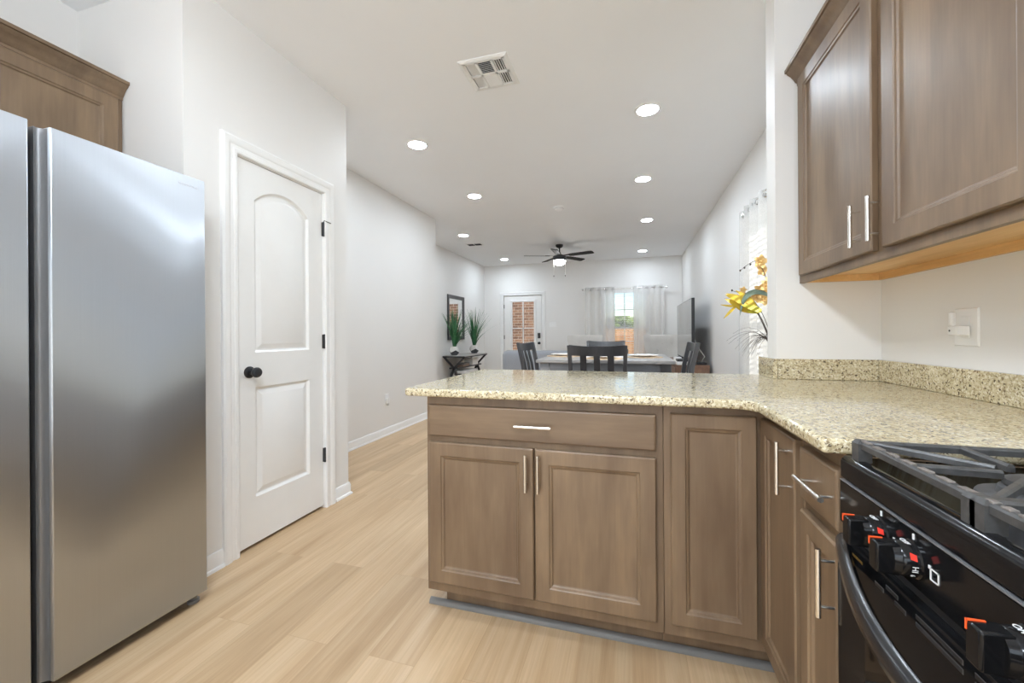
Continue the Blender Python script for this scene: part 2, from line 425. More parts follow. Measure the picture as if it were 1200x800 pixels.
# back wall with the glazed door (x -2.87..-1.94) and the window (x -.62..37)
BD = (-2.875, -1.955, 2.02); BW = (-.62, .37, .62, 2.06)
wall('wall_north', [((-3.48, YN, 0), (BD[0], YN+.14, CEIL)), ((BD[0], YN, BD[2]), (BD[1], YN+.14, CEIL)), ((BD[1], YN, 0), (BW[0], YN+.14, CEIL)),
                    ((BW[0], YN, 0), (BW[1], YN+.14, BW[2])), ((BW[0], YN, BW[3]), (BW[1], YN+.14, CEIL)), ((BW[1], YN, 0), (1.16, YN+.14, CEIL))])
RW = (2.5, 3.68, .6, 2.06)
wall('wall_east', [((XR, YS, 0), (XR+.14, RW[0], CEIL)), ((XR, RW[0], 0), (XR+.14, RW[1], RW[2])), ((XR, RW[0], RW[3]), (XR+.14, RW[1], CEIL)), ((XR, RW[1], 0), (XR+.14, YN, CEIL))])
wall('wall_east_stub', [((XST, YST, 0), (XR, YSB, CEIL))])
PD = (1.580, 2.192, 2.05)
wall('wall_pantry', [((XP-.115, 1.33, 0), (XP, PD[0], CEIL)), ((XP-.115, PD[0], PD[2]), (XP, PD[1], CEIL)), ((XP-.115, PD[1], 0), (XP, 2.42, CEIL)),
                     ((XA, 1.33, 0), (XP-.115, 1.445, CEIL)), ((XA, 2.305, 0), (XP-.115, 2.42, CEIL))])
wall('wall_west_alcove', [((XA-.12, YS, 0), (XA, 2.42, CEIL))])
wall('wall_west_hall', [((XH-.12, 2.42, 0), (XH, 5.177, CEIL)), ((XL, 5.057, 0), (XH-.12, 5.177, CEIL))])
wall('wall_west_living', [((XL-.12, 5.057, 0), (XL, YN, CEIL))])
wall('wall_south', [((XA, YS-.12, 0), (-1.9, YS, CEIL)), ((-1.9, YS-.12, 2.1), (.4, YS, CEIL)), ((.4, YS-.12, 0), (XR, YS, CEIL))])
d3 = struct(bpy.data.objects.new('added_door_3', None)); COL.objects.link(d3); d3.location = (-.75, YS, 0)  # unseen patio door, made up to go with the fill panel
for xa, xb in ((-1.9, -.72), (-.78, .4)):
    f = MB().box((xa, YS-.07, 0), (xa+.06, YS-.03, 2.1)).box((xb-.06, YS-.07, 0), (xb, YS-.03, 2.1)).box((xa, YS-.07, 0), (xb, YS-.03, .08)).box((xa, YS-.07, 2.03), (xb, YS-.03, 2.1)).build('door_panel', M['trim'], d3, True)
    MB().box((xa+.05, YS-.054, .07), (xb-.05, YS-.048, 2.04)).build('glass_pane', M['glass'], f, True)

BASE = [(0, 0), (.020, 0), (.020, .007), (.0165, .014), (.011, .017), (.011, .068), (.008, .075), (.006, .084), (0, .086)]
def baseboard(name, path):
    b = MB().sweep(path, BASE); return struct(b.build(name, M['trim'], smooth=30))
# travel so that the room lies on the left
baseboard('baseboard_pantry', [(XA, 1.33), (XP, 1.33), (XP, 1.498)][::-1])
baseboard('baseboard_pantry_corner', [(XH, 2.42), (XP, 2.42), (XP, 2.282)])
baseboard('baseboard_hall', [(XL, 5.177), (XH, 5.177), (XH, 2.42)])
baseboard('baseboard_west', [(XL, YN), (XL, 5.177)])
baseboard('baseboard_north_left', [(BD[0]-.08, YN), (XL, YN)])
baseboard('baseboard_north', [(XR, YN), (BD[1]+.08, YN)])
baseboard('baseboard_east', [(XR, YSB), (XR, YN)])

CAS = [(0, 0), (0, .012), (.006, .017), (.020, .017), (.024, .013), (.040, .013), (.046, .017), (.056, .020), (.074, .021), (.084, .015), (.084, 0)]
# pantry door -------------------------------------------------
FP = frame((XP, 0, 0), (0, 1, 0), (1, 0, 0))       # u = world Y, v = Z, n = +X
y0, y1, zt = PD
d1 = struct(bpy.data.objects.new('door_1', None)); COL.objects.link(d1); d1.location = (XP, (y0+y1)/2, 0)
cas = MB().sweep([(y0+.002, 0), (y0+.002, zt), (y1-.002, zt), (y1-.002, 0)], [(o, h) for o, h in CAS], m=FP)
cas.build('door_casing', M['trim'], d1, True, 25)
jb = MB()
for a, b_ in (((XP-.115, y0-.001, 0), (XP+.002, y0+.004, zt)), ((XP-.115, y1-.004, 0), (XP+.002, y1+.001, zt)), ((XP-.115, y0, zt-.004), (XP+.002, y1, zt+.001))): jb.box(a, b_)
jb.build('door_jamb', M['trim'], d1, True)
def arch_loop(x0, x1, z0, zs, rise, i, d, n=18):
    """Panel outline with a low arched head, inset by i, at depth d."""
    half = (x1-x0)/2; R = (half*half+rise*rise)/(2*rise); cx = (x0+x1)/2; cz = zs+rise-R
    hw = half-i; r = R-i; a = math.asin(min(1, hw/r))
    pts = [(cx-hw, z0+i, d), (cx+hw, z0+i, d)]
    return pts+[(cx+r*math.sin(a-2*a*k/n), cz+r*math.cos(a-2*a*k/n), d) for k in range(n+1)]
def rect_loop(x0, x1, z0, z1, i, d): return [(x0+i, z0+i, d), (x1-i, z0+i, d), (x1-i, z1-i, d), (x0+i, z1-i, d)]
def pantry_slab():
    import bmesh
    b = bmesh.new(); X0, X1, Z0, Z1 = y0+.006, y1-.006, .018, zt-.006; n0 = -.006
    def loop(pts): vs = [b.verts.new(p) for p in pts]; return vs, [b.edges.new((vs[k], vs[(k+1) % len(vs)])) for k in range(len(vs))]
    ov, oe = loop([(X0, Z0, n0), (X1, Z0, n0), (X1, Z1, n0), (X0, Z1, n0)])
    px0, px1 = X0+.105, X1-.115
    prof = [(0, n0), (.004, n0-.004), (.011, n0-.0125), (.018, n0-.0135), (.042, n0-.005), (.047, n0-.003)]
    edges = list(oe); rings = []
    for fn in (lambda i, d: arch_loop(px0, px1, 1.035, 1.850, .083, i, d), lambda i, d: rect_loop(px0, px1, .262, .848, i, d)):
        hv, he = loop(fn(*prof[0])); edges += he; prev = hv
        for pr in prof[1:]:
            cur = [b.verts.new(p) for p in fn(*pr)]
            for k in range(len(cur)):
                j = (k+1) % len(cur); b.faces.new((prev[k], prev[j], cur[j], cur[k]))
            prev = cur
        b.faces.new(prev)
    bmesh.ops.triangle_fill(b, use_beauty=True, edges=edges)
    bk = [b.verts.new((x, z, n0-.035)) for x, z in ((X0, Z0), (X1, Z0), (X1, Z1), (X0, Z1))]
    for k in range(4): b.faces.new((ov[k], ov[(k+1) % 4], bk[(k+1) % 4], bk[k]))
    b.faces.new(bk[::-1]); bmesh.ops.recalc_face_normals(b, faces=b.faces)
    b.verts.ensure_lookup_table(); b.verts.index_update()
    mb = MB(); mb.add([tuple(v.co) for v in b.verts], [tuple(v.index for v in f.verts) for f in b.faces], FP); b.free(); return mb
pantry_slab().build('door_slab', M['door'], d1, True, 22)
kn = MB(); mk = frame((XP-.006, 1.655, .932), (0, 1, 0), (1, 0, 0))
kn.lathe([(.031, 0), (.031, .006), (.026, .010), (.012, .012), (.011, .030), (.020, .036), (.0265, .046), (.027, .056), (.022, .064), (.010, .067)], 28, mk)
kn.build('door_knob', M['black'], d1, True, 40)
for z in (1.815, 1.084, .345):
    h = MB(); h.box((XP-.006, y1-.011, z-.045), (XP+.0035, y1+.004, z+.045)); h.tube([(XP+.006, y1-.004, z-.047), (XP+.006, y1-.004, z+.047)], .006, 10)
    if z > 1.8: h.tube([(XP+.006, y1-.004, z+.047), (XP+.010, y1-.004, z+.056), (XP+.030, y1+.035, z+.046)], .003, 8)
    h.build('hinge', M['black'], d1, True, 40)

# back door ----------------------------------------------------
FN = frame((0, YN, 0), (1, 0, 0), (0, -1, 0))      # u = X, v = Z, n = -Y
x0, x1, zt2 = BD
d2 = struct(bpy.data.objects.new('door_2', None)); COL.objects.link(d2); d2.location = ((x0+x1)/2, YN, 0)
MB().sweep([(x0, 0), (x0, zt2), (x1, zt2), (x1, 0)], CAS, m=FN).build('door_casing', M['trim'], d2, True, 25)
sx0, sx1 = x0+.012, x1-.012; gx0, gx1, gz0, gz1 = -2.66, -2.145, .28, 1.865
sb = MB()
for a, b_ in (((sx0, .012), (gx0-.05, zt2-.01)), ((gx1+.05, .012), (sx1, zt2-.01)), ((gx0-.05, .012), (gx1+.05, gz0-.05)), ((gx0-.05, gz1+.05), (gx1+.05, zt2-.01))):
    sb.box((a[0], YN+.012, a[1]), (b_[0], YN+.056, b_[1]))
sb.build('door_slab', M['door'], d2, True)
lf = MB().sweep([(gx0, gz0), (gx1, gz0), (gx1, gz1), (gx0, gz1)][::-1], [(0, -.012), (0, .004), (.010, .010), (.040, .010), (.052, 0), (.052, -.012)], True, FN)
gm = (gx0+gx1)/2; zm = 1.255
lf.box((gm-.013, YN+.002, gz0), (gm+.013, YN+.016, gz1))
for z in (zm, zm-.61): lf.box((gx0, YN+.002, z-.013), (gx1, YN+.016, z+.013))
lf.build('glazing_frame', M['trim'], d2, True, 25)
MB().box((gx0-.01, YN+.022, gz0-.01), (gx1+.01, YN+.028, gz1+.01)).build('glass_pane', M['glass'], d2, True)
kp = MB().box((-2.055, YN-.018, 1.02), (-1.995, YN+.012, 1.145)).build('keypad_lock', M['black'], d2, True, bevel=.008)
MB().lathe([(.030, 0), (.030, .008), (.013, .012), (.012, .032), (.026, .040), (.028, .052), (.020, .060)], 20, frame((-2.022, YN+.012, .91), (1, 0, 0), (0, -1, 0))).build('door_knob', M['black'], d2, True, 40)
for z in (1.77, 1.05, .3):
    MB().tube([(x0+.012, YN-.004, z-.045), (x0+.012, YN-.004, z+.045)], .010, 8).build('hinge', M['dgrey'], d2, True, 40)

# windows ------------------------------------------------------
def window(name, F, u0, u1, z0, z1, mid, cols, depth):
    w = struct(bpy.data.objects.new(name, None)); COL.objects.link(w); w.location = F @ Vector(((u0+u1)/2, z0, 0))
    lin = MB()
    for a, b_ in (((u0, z0), (u0+.012, z1)), ((u1-.012, z0), (u1, z1)), ((u0, z1-.012), (u1, z1))): lin.box((a[0], a[1], -depth), (b_[0], b_[1], 0), F)
    lin.build('window_lining', M['trim'], w, True)
    MB().box((u0-.05, z0-.018, -depth), (u1+.05, z0+.004, .045), F).build('window_sill', M['trim'], w, True)
    for k, (a, b_, off) in enumerate(((z0, mid+.02, -.075), (mid-.02, z1, -.095))):
        f = MB()
        for p, q in (((u0+.012, a), (u0+.055, b_)), ((u1-.055, a), (u1-.012, b_)), ((u0+.012, a), (u1-.012, a+.042)), ((u0+.012, b_-.042), (u1-.012, b_))): f.box((p[0], p[1], off-.012), (q[0], q[1], off+.012), F)
        for c in range(1, cols):
            uc = u0+(u1-u0)*c/cols; f.box((uc-.009, a, off-.006), (uc+.009, b_, off+.006), F)
        zc = (a+b_)/2; f.box((u0+.012, zc-.009, off-.006), (u1-.012, zc+.009, off+.006), F)
        s_ = f.build('window_sash', M['trim'], w, True)
        MB().box((u0+.05, a+.03, off-.002), (u1-.05, b_-.03, off+.002), F).build('window_pane', M['glass'], s_, True)
    return w
window('window_1', FN, *BW, 1.24, 2, .13)
FE = frame((XR, 0, 0), (0, -1, 0), (-1, 0, 0))     # u = -Y, v = Z, n = -X
window('window_2', FE, -RW[1], -RW[0], RW[2], RW[3], 1.3, 2, .13)

# ------------------------------------------------------------------ outside
struct(MB().box((-30, YN+.14, -.5), (40, 60, -.42)).add([], []).box((1.18, -12, -.5), (40, YN+.14, -.42)).build('ground', M['grass']))
struct(MB().box((-4.6, 11.0, -.5), (-1.35, 11.2, 3.2)).build('wall_outdoor_brick', M['brick']))
def fence(x0, x1, Y, label):
    t = thing('wood_fence', label, 'fence', ((x0+x1)/2, Y, -.42))
    b = MB(); x = x0
    while x < x1:
        b.box((x, Y-.01, -.40), (x+.138, Y+.01, 1.36+random.uniform(-.01, .01))); x += .145
    b.build('board_panel', M['cedar'], t, True)
    r = MB()
    for z in (-.15, .45, 1.1): r.box((x0, Y+.01, z), (x1, Y+.05, z+.09))
    r.build('rail', M['cedar'], t, True)
    return t
fence(-4.0, 6.0, 16.0, 'tall orange cedar board fence across the yard beyond the back window')
def tree(x, y, h, r, label):
    t = thing('tree', label, 'tree', (x, y, -.42), group='trees beyond the fence')
    MB().tube([(x, y, -.42), (x+.1, y, h*.4), (x, y, h*.75)], [.16, .12, .06], 8).build('trunk', M['bark'], t, True, 60)
    c = MB()
    for k in range(170):
        a, zz = random.uniform(0, 2*PI), random.uniform(0, .93)
        q = r*math.sqrt(random.random())*math.sqrt(max(.05, 1-zz**2.5)); rr = random.uniform(.14, .30)
        c.sphere((x+q*math.cos(a), y+q*math.sin(a), zz*h), (rr, rr, rr*.8), 6, 4)
    c.build('crown', M['leafy'], t, True, 30)
tree(-.45, 25, 2.2, 1.5, 'olive green bushy tree seen in the gap between the back window curtains')
tree(-4.2, 27, 2.6, 1.6, 'low green tree beyond the fence behind the left curtain')
tree(2.9, 26, 2.5, 1.5, 'low bushy tree beyond the fence just behind the right curtain')
tree(6.6, 28, 2.8, 2.0, 'low green tree beyond the fence, furthest towards the right wall')

# ------------------------------------------------------------------ base cabinets
NF, NX = (0, -1, 0), (-1, 0, 0)
def front_y(x0, z0, Y): return frame((x0, Y, z0), (1, 0, 0), (0, -1, 0))
def front_x(y0, z0, X): return frame((X, y0, z0), (0, -1, 0), (-1, 0, 0))

c1 = thing('base_cabinet', 'taupe two-door base cabinet with one wide drawer at the peninsula end', 'cabinet', (-.34, 1.78, 0))
b = MB().box((-.79, 1.47, .10), (.104, 2.08, .881)); b.build('body', M['cab'], c1, True, bevel=.0015)
slab_front(.855, .123, front_y(-.775, .723, 1.47)).build('drawer', M['cabH'], c1, True)
dr = [o for o in c1.children][-1] if c1.children else None
dr = bpy.data.objects['drawer']; bar_handle((-.3455, 1.451, .785), (1, 0, 0), NF, .136, parent=dr)
for xa, xb, hx in ((-.775, -.348, -.3715), (-.342, .080, -.3255)):
    d = panel_door(xb-xa, .558, front_y(xa, .141, 1.47)).build('door', M['cab'], c1, True)
    bar_handle((hx, 1.451, .616), (0, 0, 1), NF, .136, parent=d)
MB().box((-.745, 1.548, 0), (.104, 2.0, .1)).build('toe_kick', M['cab'], c1, True)

c2 = thing('corner_cabinet', 'taupe corner base cabinet with two hinged doors meeting in the inner angle', 'cabinet', (.7, 1.75, 0))
MB().prism([(.105, 1.47), (.41, 1.47), (.41, 1.161), (1.038, 1.161), (1.038, 2.122), (.636, 2.122), (.636, 2.08), (.105, 2.08)], .10, .881).build('body', M['cab'], c2, True, bevel=.001)
panel_door(.257, .710, front_y(.127, .144, 1.47), fw=.044).build('door', M['cab'], c2, True)
d = panel_door(.276, .710, front_x(1.449, .144, .41), fw=.044).build('door', M['cab'], c2, True)
bar_handle((.391, 1.206, .771), (0, 0, 1), NX, .136, parent=d)
MB().prism([(.105, 1.548), (.488, 1.548), (.488, 1.161), (.53, 1.161), (.53, 1.6), (.105, 1.6)], 0, .1).build('toe_kick', M['cab'], c2, True)

c3 = thing('base_cabinet', 'narrow taupe base cabinet with a drawer over a door beside the black range', 'cabinet', (.72, 1.05, 0))
MB().box((.41, .948, .10), (1.038, 1.160, .881)).build('body', M['cab'], c3, True, bevel=.001)
d = slab_front(.184, .123, front_x(1.140, .726, .41)).build('drawer', M['cab'], c3, True)
bar_handle((.391, 1.020, .788), (0, 1, 0), NX, .138, parent=d)
d = panel_door(.184, .556, front_x(1.140, .141, .41), fw=.042).build('door', M['cab'], c3, True)
bar_handle((.391, .960+.005, .614), (0, 0, 1), NX, .138, parent=d)
MB().box((.488, .948, 0), (1.0, 1.160, .1)).build('toe_kick', M['cab'], c3, True)

ks = MB().sweep([(.480, 1.544), (-.816, 1.544)][::-1], [(-.0005, 0), (-.019, 0), (-.0185, .008), (-.015, .015), (-.008, .019), (-.0005, .020)])
tag(ks.build('floor_trim_strip', M['kick'], smooth=40), 'rounded grey trim strip on the floor along the peninsula toe kick', 'trim strip')

# ------------------------------------------------------------------ granite countertop
ct = thing('countertop', 'speckled beige granite countertop with an L-shaped overhanging bar end', 'countertop', (0, 1.8, .882))
fil = [(.365-.055+.055*math.sin(a), 1.42-.055+.055*math.cos(a)) for a in [PI/2*k/8 for k in range(9)]]
rc = .022
poly = [(-.87+rc, 1.42)]+fil+[(.365, .948), (1.038, .948), (1.038, 2.124), (.640, 2.124), (.640, 2.322), (-.87+rc, 2.322)]
poly += [(-.87+rc-rc*math.sin(a), 2.322-rc+rc*math.cos(a)) for a in (PI/8, PI/4, 3*PI/8, PI/2)]
poly += [(-.87+rc-rc*math.cos(a), 1.42+rc-rc*math.sin(a)) for a in (0, PI/8, PI/4, 3*PI/8)]
MB().prism(poly, .882, .912).build('slab', M['granite'], ct, True, bevel=.009, seg=4)
for a, b_ in (((.622, 2.105, .9125), (.6415, 2.322, 1.003)), ((.6425, 2.105, .9125), (1.0195, 2.1245, 1.003)), ((1.0205, .948, .9125), (1.0395, 2.1245, 1.003))):
    MB().box(a, b_).build('backsplash', M['granite'], ct, True, bevel=.002)

# ------------------------------------------------------------------ wall cabinets
CROWN = [(0, 0), (.005, 0), (.007, .012), (.012, .016), (.020, .030), (.032, .046), (.044, .056), (.047, .062), (.054, .064), (.055, .078), (0, .078)]
wc = thing('wall_cabinet', 'taupe two-door wall cabinet with crown moulding over the granite counter', 'cabinet', (.9, 1.53, 1.344))
b = MB().box((.735, .948, 1.375), (1.038, 2.122, 2.262)); b.build('body', M['cab'], wc, True)
fr = MB().box((.735, .948, 1.344), (.754, 2.122, 1.3755)); fr.build('bottom_rail', M['cab'], wc, True)
MB().box((.754, 2.104, 1.346), (1.022, 2.122, 1.3752)).box((.754, .948, 1.346), (1.022, .966, 1.3752)).box((1.022, .948, 1.346), (1.038, 2.122, 1.3752)).box((.7545, .966, 1.3735), (1.022, 2.104, 1.3752)).build('raw_underside', M['maple'], wc, True)
for ya, yb, hy in ((2.078, 1.513, 1.5745), (1.459, .962, 1.4715)):
    d = panel_door(ya-yb, .872, front_x(ya, 1.374, .734), .019, .056).build('door', M['cab'], wc, True)
    bar_handle((.715, hy, 1.4655), (0, 0, 1), NX, .136, parent=d)
MB().sweep([(.735, 2.122), (.735, .948), (1.038, .948)][::-1], [(o, 2.236+h) for o, h in CROWN]).build('crown_moulding', M['cab'], wc, True, 25)

fc = thing('wall_cabinet', 'taupe wall cabinet with crown moulding above the refrigerator', 'cabinet', (-2.47, .86, 1.82))
MB().box((-2.632, .40, 1.82), (-2.318, 1.328, 2.262)).build('body', M['cab'], fc, True)
for ya, yb in ((.425, .860), (.866, 1.304)):
    panel_door(yb-ya, .405, frame((-2.318, ya, 1.835), (0, 1, 0), (1, 0, 0)), .019, .056).build('door', M['cab'], fc, True)
MB().sweep([(-2.632, .40), (-2.318, .40), (-2.318, 1.328)][::-1], [(o, 2.246+h) for o, h in CROWN]).build('crown_moulding', M['cab'], fc, True, 25)

# ------------------------------------------------------------------ refrigerator
rf = thing('refrigerator', 'tall stainless steel side-by-side refrigerator beside the pantry door', 'refrigerator', (-2.15, .84, 0))
MB().box((-2.56, .385, .045), (-1.815, 1.285, 1.765)).build('body', M['dgrey'], rf, True, bevel=.006)
FX = -1.74
def fridge_door(ys, top):
    return MB().prism(ys, .045, top)
right = [(FX, 1.286), (FX-.004, 1.290), (FX-.066, 1.290), (FX-.066, .8085), (FX-.004, .8085), (FX, .8115)]
left = [(FX, .386), (FX-.004, .382), (FX-.066, .382), (FX-.066, .7605), (FX-.004, .7615), (FX, .7585)]
dR = fridge_door(right, 1.782).build('door', M['steel'], rf, True, bevel=.0012)
dL = fridge_door(left, 1.782).build('door', M['steel'], rf, True, bevel=.0012)
MB().prism([(FX-.012, .8083), (FX-.022, .806), (FX-.031, .798), (FX-.033, .7935), (FX-.031, .789), (FX-.028, .7845), (FX-.065, .7845), (FX-.065, .8083)], .047, 1.778).build('grip_recess', M['steeldark'], dR, True, 60)
text('brand_lettering', 'SAMSUNG', .017, frame((FX+.0003, 1.222, 1.742), (0, 1, 0), (1, 0, 0)), M['logo'], dR)
MB().box((FX-.078, .762, .05), (FX-.0665, .806, 1.775)).build('door_gasket', M['rubber'], rf, True)
MB().box((FX-.075, .40, .012), (FX-.06, 1.27, .045)).build('base_grille', M['rubber'], rf, True)
for y in (.43, 1.262):
    MB().lathe([(.022, 0), (.022, .012), (.014, .014), (.014, .045)], 16, Matrix.Translation((-1.785, y, 0))).build('foot', M['kick'], rf, True, 40)
for y in (.43, 1.22): MB().tube([(-2.48, y, .0225), (-2.48, y+.04, .0225)], .0225, 16).build('rear_roller', M['rubber'], rf, True, 40)

# ------------------------------------------------------------------ range
rg = thing('gas_range', 'black slide-in gas range with cast iron grates at the right edge', 'range', (.7, .56, 0))
YA, YB_ = .180, .936
XF = .392
MB().box((XF+.012, YA, .02), (1.03, YB_, .862)).build('body', M['gloss'], rg, True, bevel=.003)
prof = [(XF+.002, .8425), (XF, .8445), (XF, .874), (XF+.002, .8795), (XF+.007, .884), (XF+.014, .8855), (XF+.022, .8855), (XF+.028, .882), (.99, .882), (.99, .905), (1.03, .905), (1.03, .842)]
MB().loft([[(x, YA-.002, z) for x, z in prof], [(x, YB_+.002, z) for x, z in prof]]).build('cooktop', M['gloss'], rg, True, smooth=40)
cp = MB().loft([[(x, y, z) for x, z in ((XF+.003, .838), (XF-.002, .836), (XF-.002, .758), (XF+.006, .752), (XF+.02, .752), (XF+.02, .838))] for y in (YA, YB_)])
panel = cp.build('control_panel', M['gloss'], rg, True, smooth=30)
MB().box((XF-.0028, YA, .8385), (XF+.004, YB_, .8402)).build('highlight_line', M['silver'], rg, True)  # grey strip draws the highlight along the panel's top edge
vt = MB().box((XF+.008, YA+.005, .738), (XF+.02, YB_-.005, .752)); vt.build('vent_gap', M['rubber'], rg, True)
od = MB().loft([[(x, y, z) for x, z in ((XF+.012, .738), (XF-.004, .735), (XF-.008, .728), (XF-.008, .20), (XF+.012, .196))] for y in (YA+.003, YB_-.003)])
door = od.build('oven_door', M['gloss'], rg, True, smooth=30)
MB().box((XF-.0095, YA+.10, .30), (XF-.0075, YB_-.10, .60)).build('window', M['ovenglass'], door, True)
for yc, L, zc in ((.795, .024, .712), (.762, .030, .723), (.742, .026, .712), (.665, .085, .723), (.665, .085, .712), (.56, .09, .723), (.56, .09, .712), (.455, .085, .723), (.455, .085, .712), (.37, .026, .712), (.35, .03, .723), (.315, .024, .712)):
    v_ = MB().box((XF-.0086, yc-L/2, zc-.0032), (XF-.0076, yc+L/2, zc+.0032)).build('vent_slot', M['slotedge'], door, True)
    MB().box((XF-.0092, yc-L/2+.0015, zc-.0024), (XF-.0080, yc+L/2-.0008, zc+.0026)).build('opening', M['rubber'], v_, True)
text('brand_lettering', 'FRIGIDAIRE', .0065, front_x(.861, .7215, XF-.0083), M['gold'], door)
hp = []
for k in range(25):
    y = .925-.73*k/24; a = math.sin(PI*k/24); hp.append((XF-.005-.080*a, y, .722-.007*a))
hb = MB()
hb.loft([[(x-.010, y, z-.012), (x-.004, y, z-.018), (x+.008, y, z-.016), (x+.010, y, z+.010), (x+.004, y, z+.016), (x-.006, y, z+.013), (x-.010, y, z+.006)] for x, y, z in hp])
hb.build('handle', plain('black_handle_enamel', (.02, .02, .021), .2, .3, .1), door, True, smooth=50)
MB().box((XF-.004, YA+.003, .04), (XF+.012, YB_-.003, .188)).build('storage_drawer', M['gloss'], rg, True, bevel=.003)
for x in (.46, .96):
    for y in (.23, .88): MB().tube([(x, y, 0), (x, y, .025)], .018, 10).build('levelling_foot', M['rubber'], rg, True, 40)
# knobs
def knob(y):
    z = .797; F = front_x(y, z, XF-.002)
    root = MB().lathe([(.0265, 0), (.0265, .003), (.0245, .005), (.0238, .020), (.022, .023)], 28, F).build('knob', M['gloss'], rg, True, 40)
    g = MB()
    g.loft([[(-.0115, -.0225, .021), (.0115, -.0225, .021), (.0115, .0225, .021), (-.0115, .0225, .021)],
            [(-.0105, -.0215, .050), (.0105, -.0215, .050), (.0105, .0215, .050), (-.0105, .0215, .050)]], m=F)
    g.build('grip', M['gloss'], root, True, bevel=.003, seg=3)
    col = MB().loft([[(.0118, -.020, .022), (.019, -.012, .022), (.0205, 0, .022), (.019, .012, .022), (.0118, .020, .022)],
                     [(.0112, -.018, .031), (.016, -.011, .031), (.0175, 0, .031), (.016, .011, .031), (.0112, .018, .031)]], m=F)
    col.build('collar', M['gloss'], root, True, smooth=60)
    mk_ = MB().box((-.0085, .0214, .034), (-.0065, .0232, .0503), F).box((-.0085, .012, .0495), (-.0065, .0232, .0507), F)
    mk_.build('pointer_mark', M['orange'], root, True)
    def rim(a): # frame on the skirt's side at angle a from up, towards the viewer's side
        u = F.to_3x3() @ Vector((math.cos(a), -math.sin(a), 0)); n = F.to_3x3() @ Vector((math.sin(a), math.cos(a), 0))
        p = F @ Vector((math.sin(a)*.0246, math.cos(a)*.0246, .012)); return frame(p, u, n)
    text('dial_lettering', 'OFF', .009, rim(.05), M['print'], root)
    text('dial_lettering', 'HI', .010, rim(1.75), M['print'], root)
    text('dial_lettering', '6', .008, rim(2.25), M['print'], root)
    rm = rim(1.05); q = MB().add([(-.005, -.003, .0003), (.004, -.004, .0003), (.006, .003, .0003), (-.002, .004, .0003)], [(0, 1, 2, 3)], rm)
    q.add([(-.005, -.003, -.0005), (.004, -.004, -.0005), (.006, .003, -.0005), (-.002, .004, -.0005)], [(3, 2, 1, 0)], rm)
    q.build('flame_mark', M['red'], root, True)
    MB().box((XF-.0035, y-.0012, z+.028), (XF-.0018, y+.0012, z+.036)).build('tick_mark', M['print'], root, True)
    ic = MB(); e = front_x(y-.042, z-.002, XF-.0021)
    for a, b_ in (((-.008, -.008), (.008, -.0065)), ((-.008, .0065), (.008, .008)), ((-.008, -.008), (-.0065, .008)), ((.0065, -.008), (.008, .008)), ((-.011, .006), (-.0075, .0105))): ic.box((a[0], a[1], 0), (b_[0], b_[1], .0012), e)
    ic.build('burner_symbol', M['print'], root, True)
for y in (.800, .722, .540, .392, .314): knob(y)
# burners and grates
for cx, cyy, r in ((.56, .755, .042), (.85, .755, .034), (.70, .555, .05), (.56, .345, .048), (.85, .345, .030)):
    bs = MB().lathe([(r+.028, .8815), (r+.026, .886), (r+.006, .888), (r+.004, .898), (r, .900)], 28, Matrix.Translation((cx, cyy, 0))).build('burner', M['burner'], rg, True, 40)
    MB().lathe([(r-.002, .9), (r, .904), (r-.002, .910), (r-.010, .913), (r-.03, .9135)], 28, Matrix.Translation((cx, cyy, 0))).build('burner_cap', M['iron'], bs, True, 40)
def bar(b, p, q, w=.011, h=.014):
    """A cast bar with a slightly crowned top, from p to q (top heights given)."""
    p, q = Vector(p), Vector(q); d = (q-p); d.z = 0; d.normalize(); s_ = Vector((-d.y, d.x, 0))*w/2; dn = Vector((0, 0, h)); c = Vector((0, 0, .0035))
    b.loft([[tuple(x+s_-dn), tuple(x+s_-c), tuple(x+s_*.55), tuple(x-s_*.55), tuple(x-s_-c), tuple(x-s_-dn)] for x in (p, q)])
ZG = .921
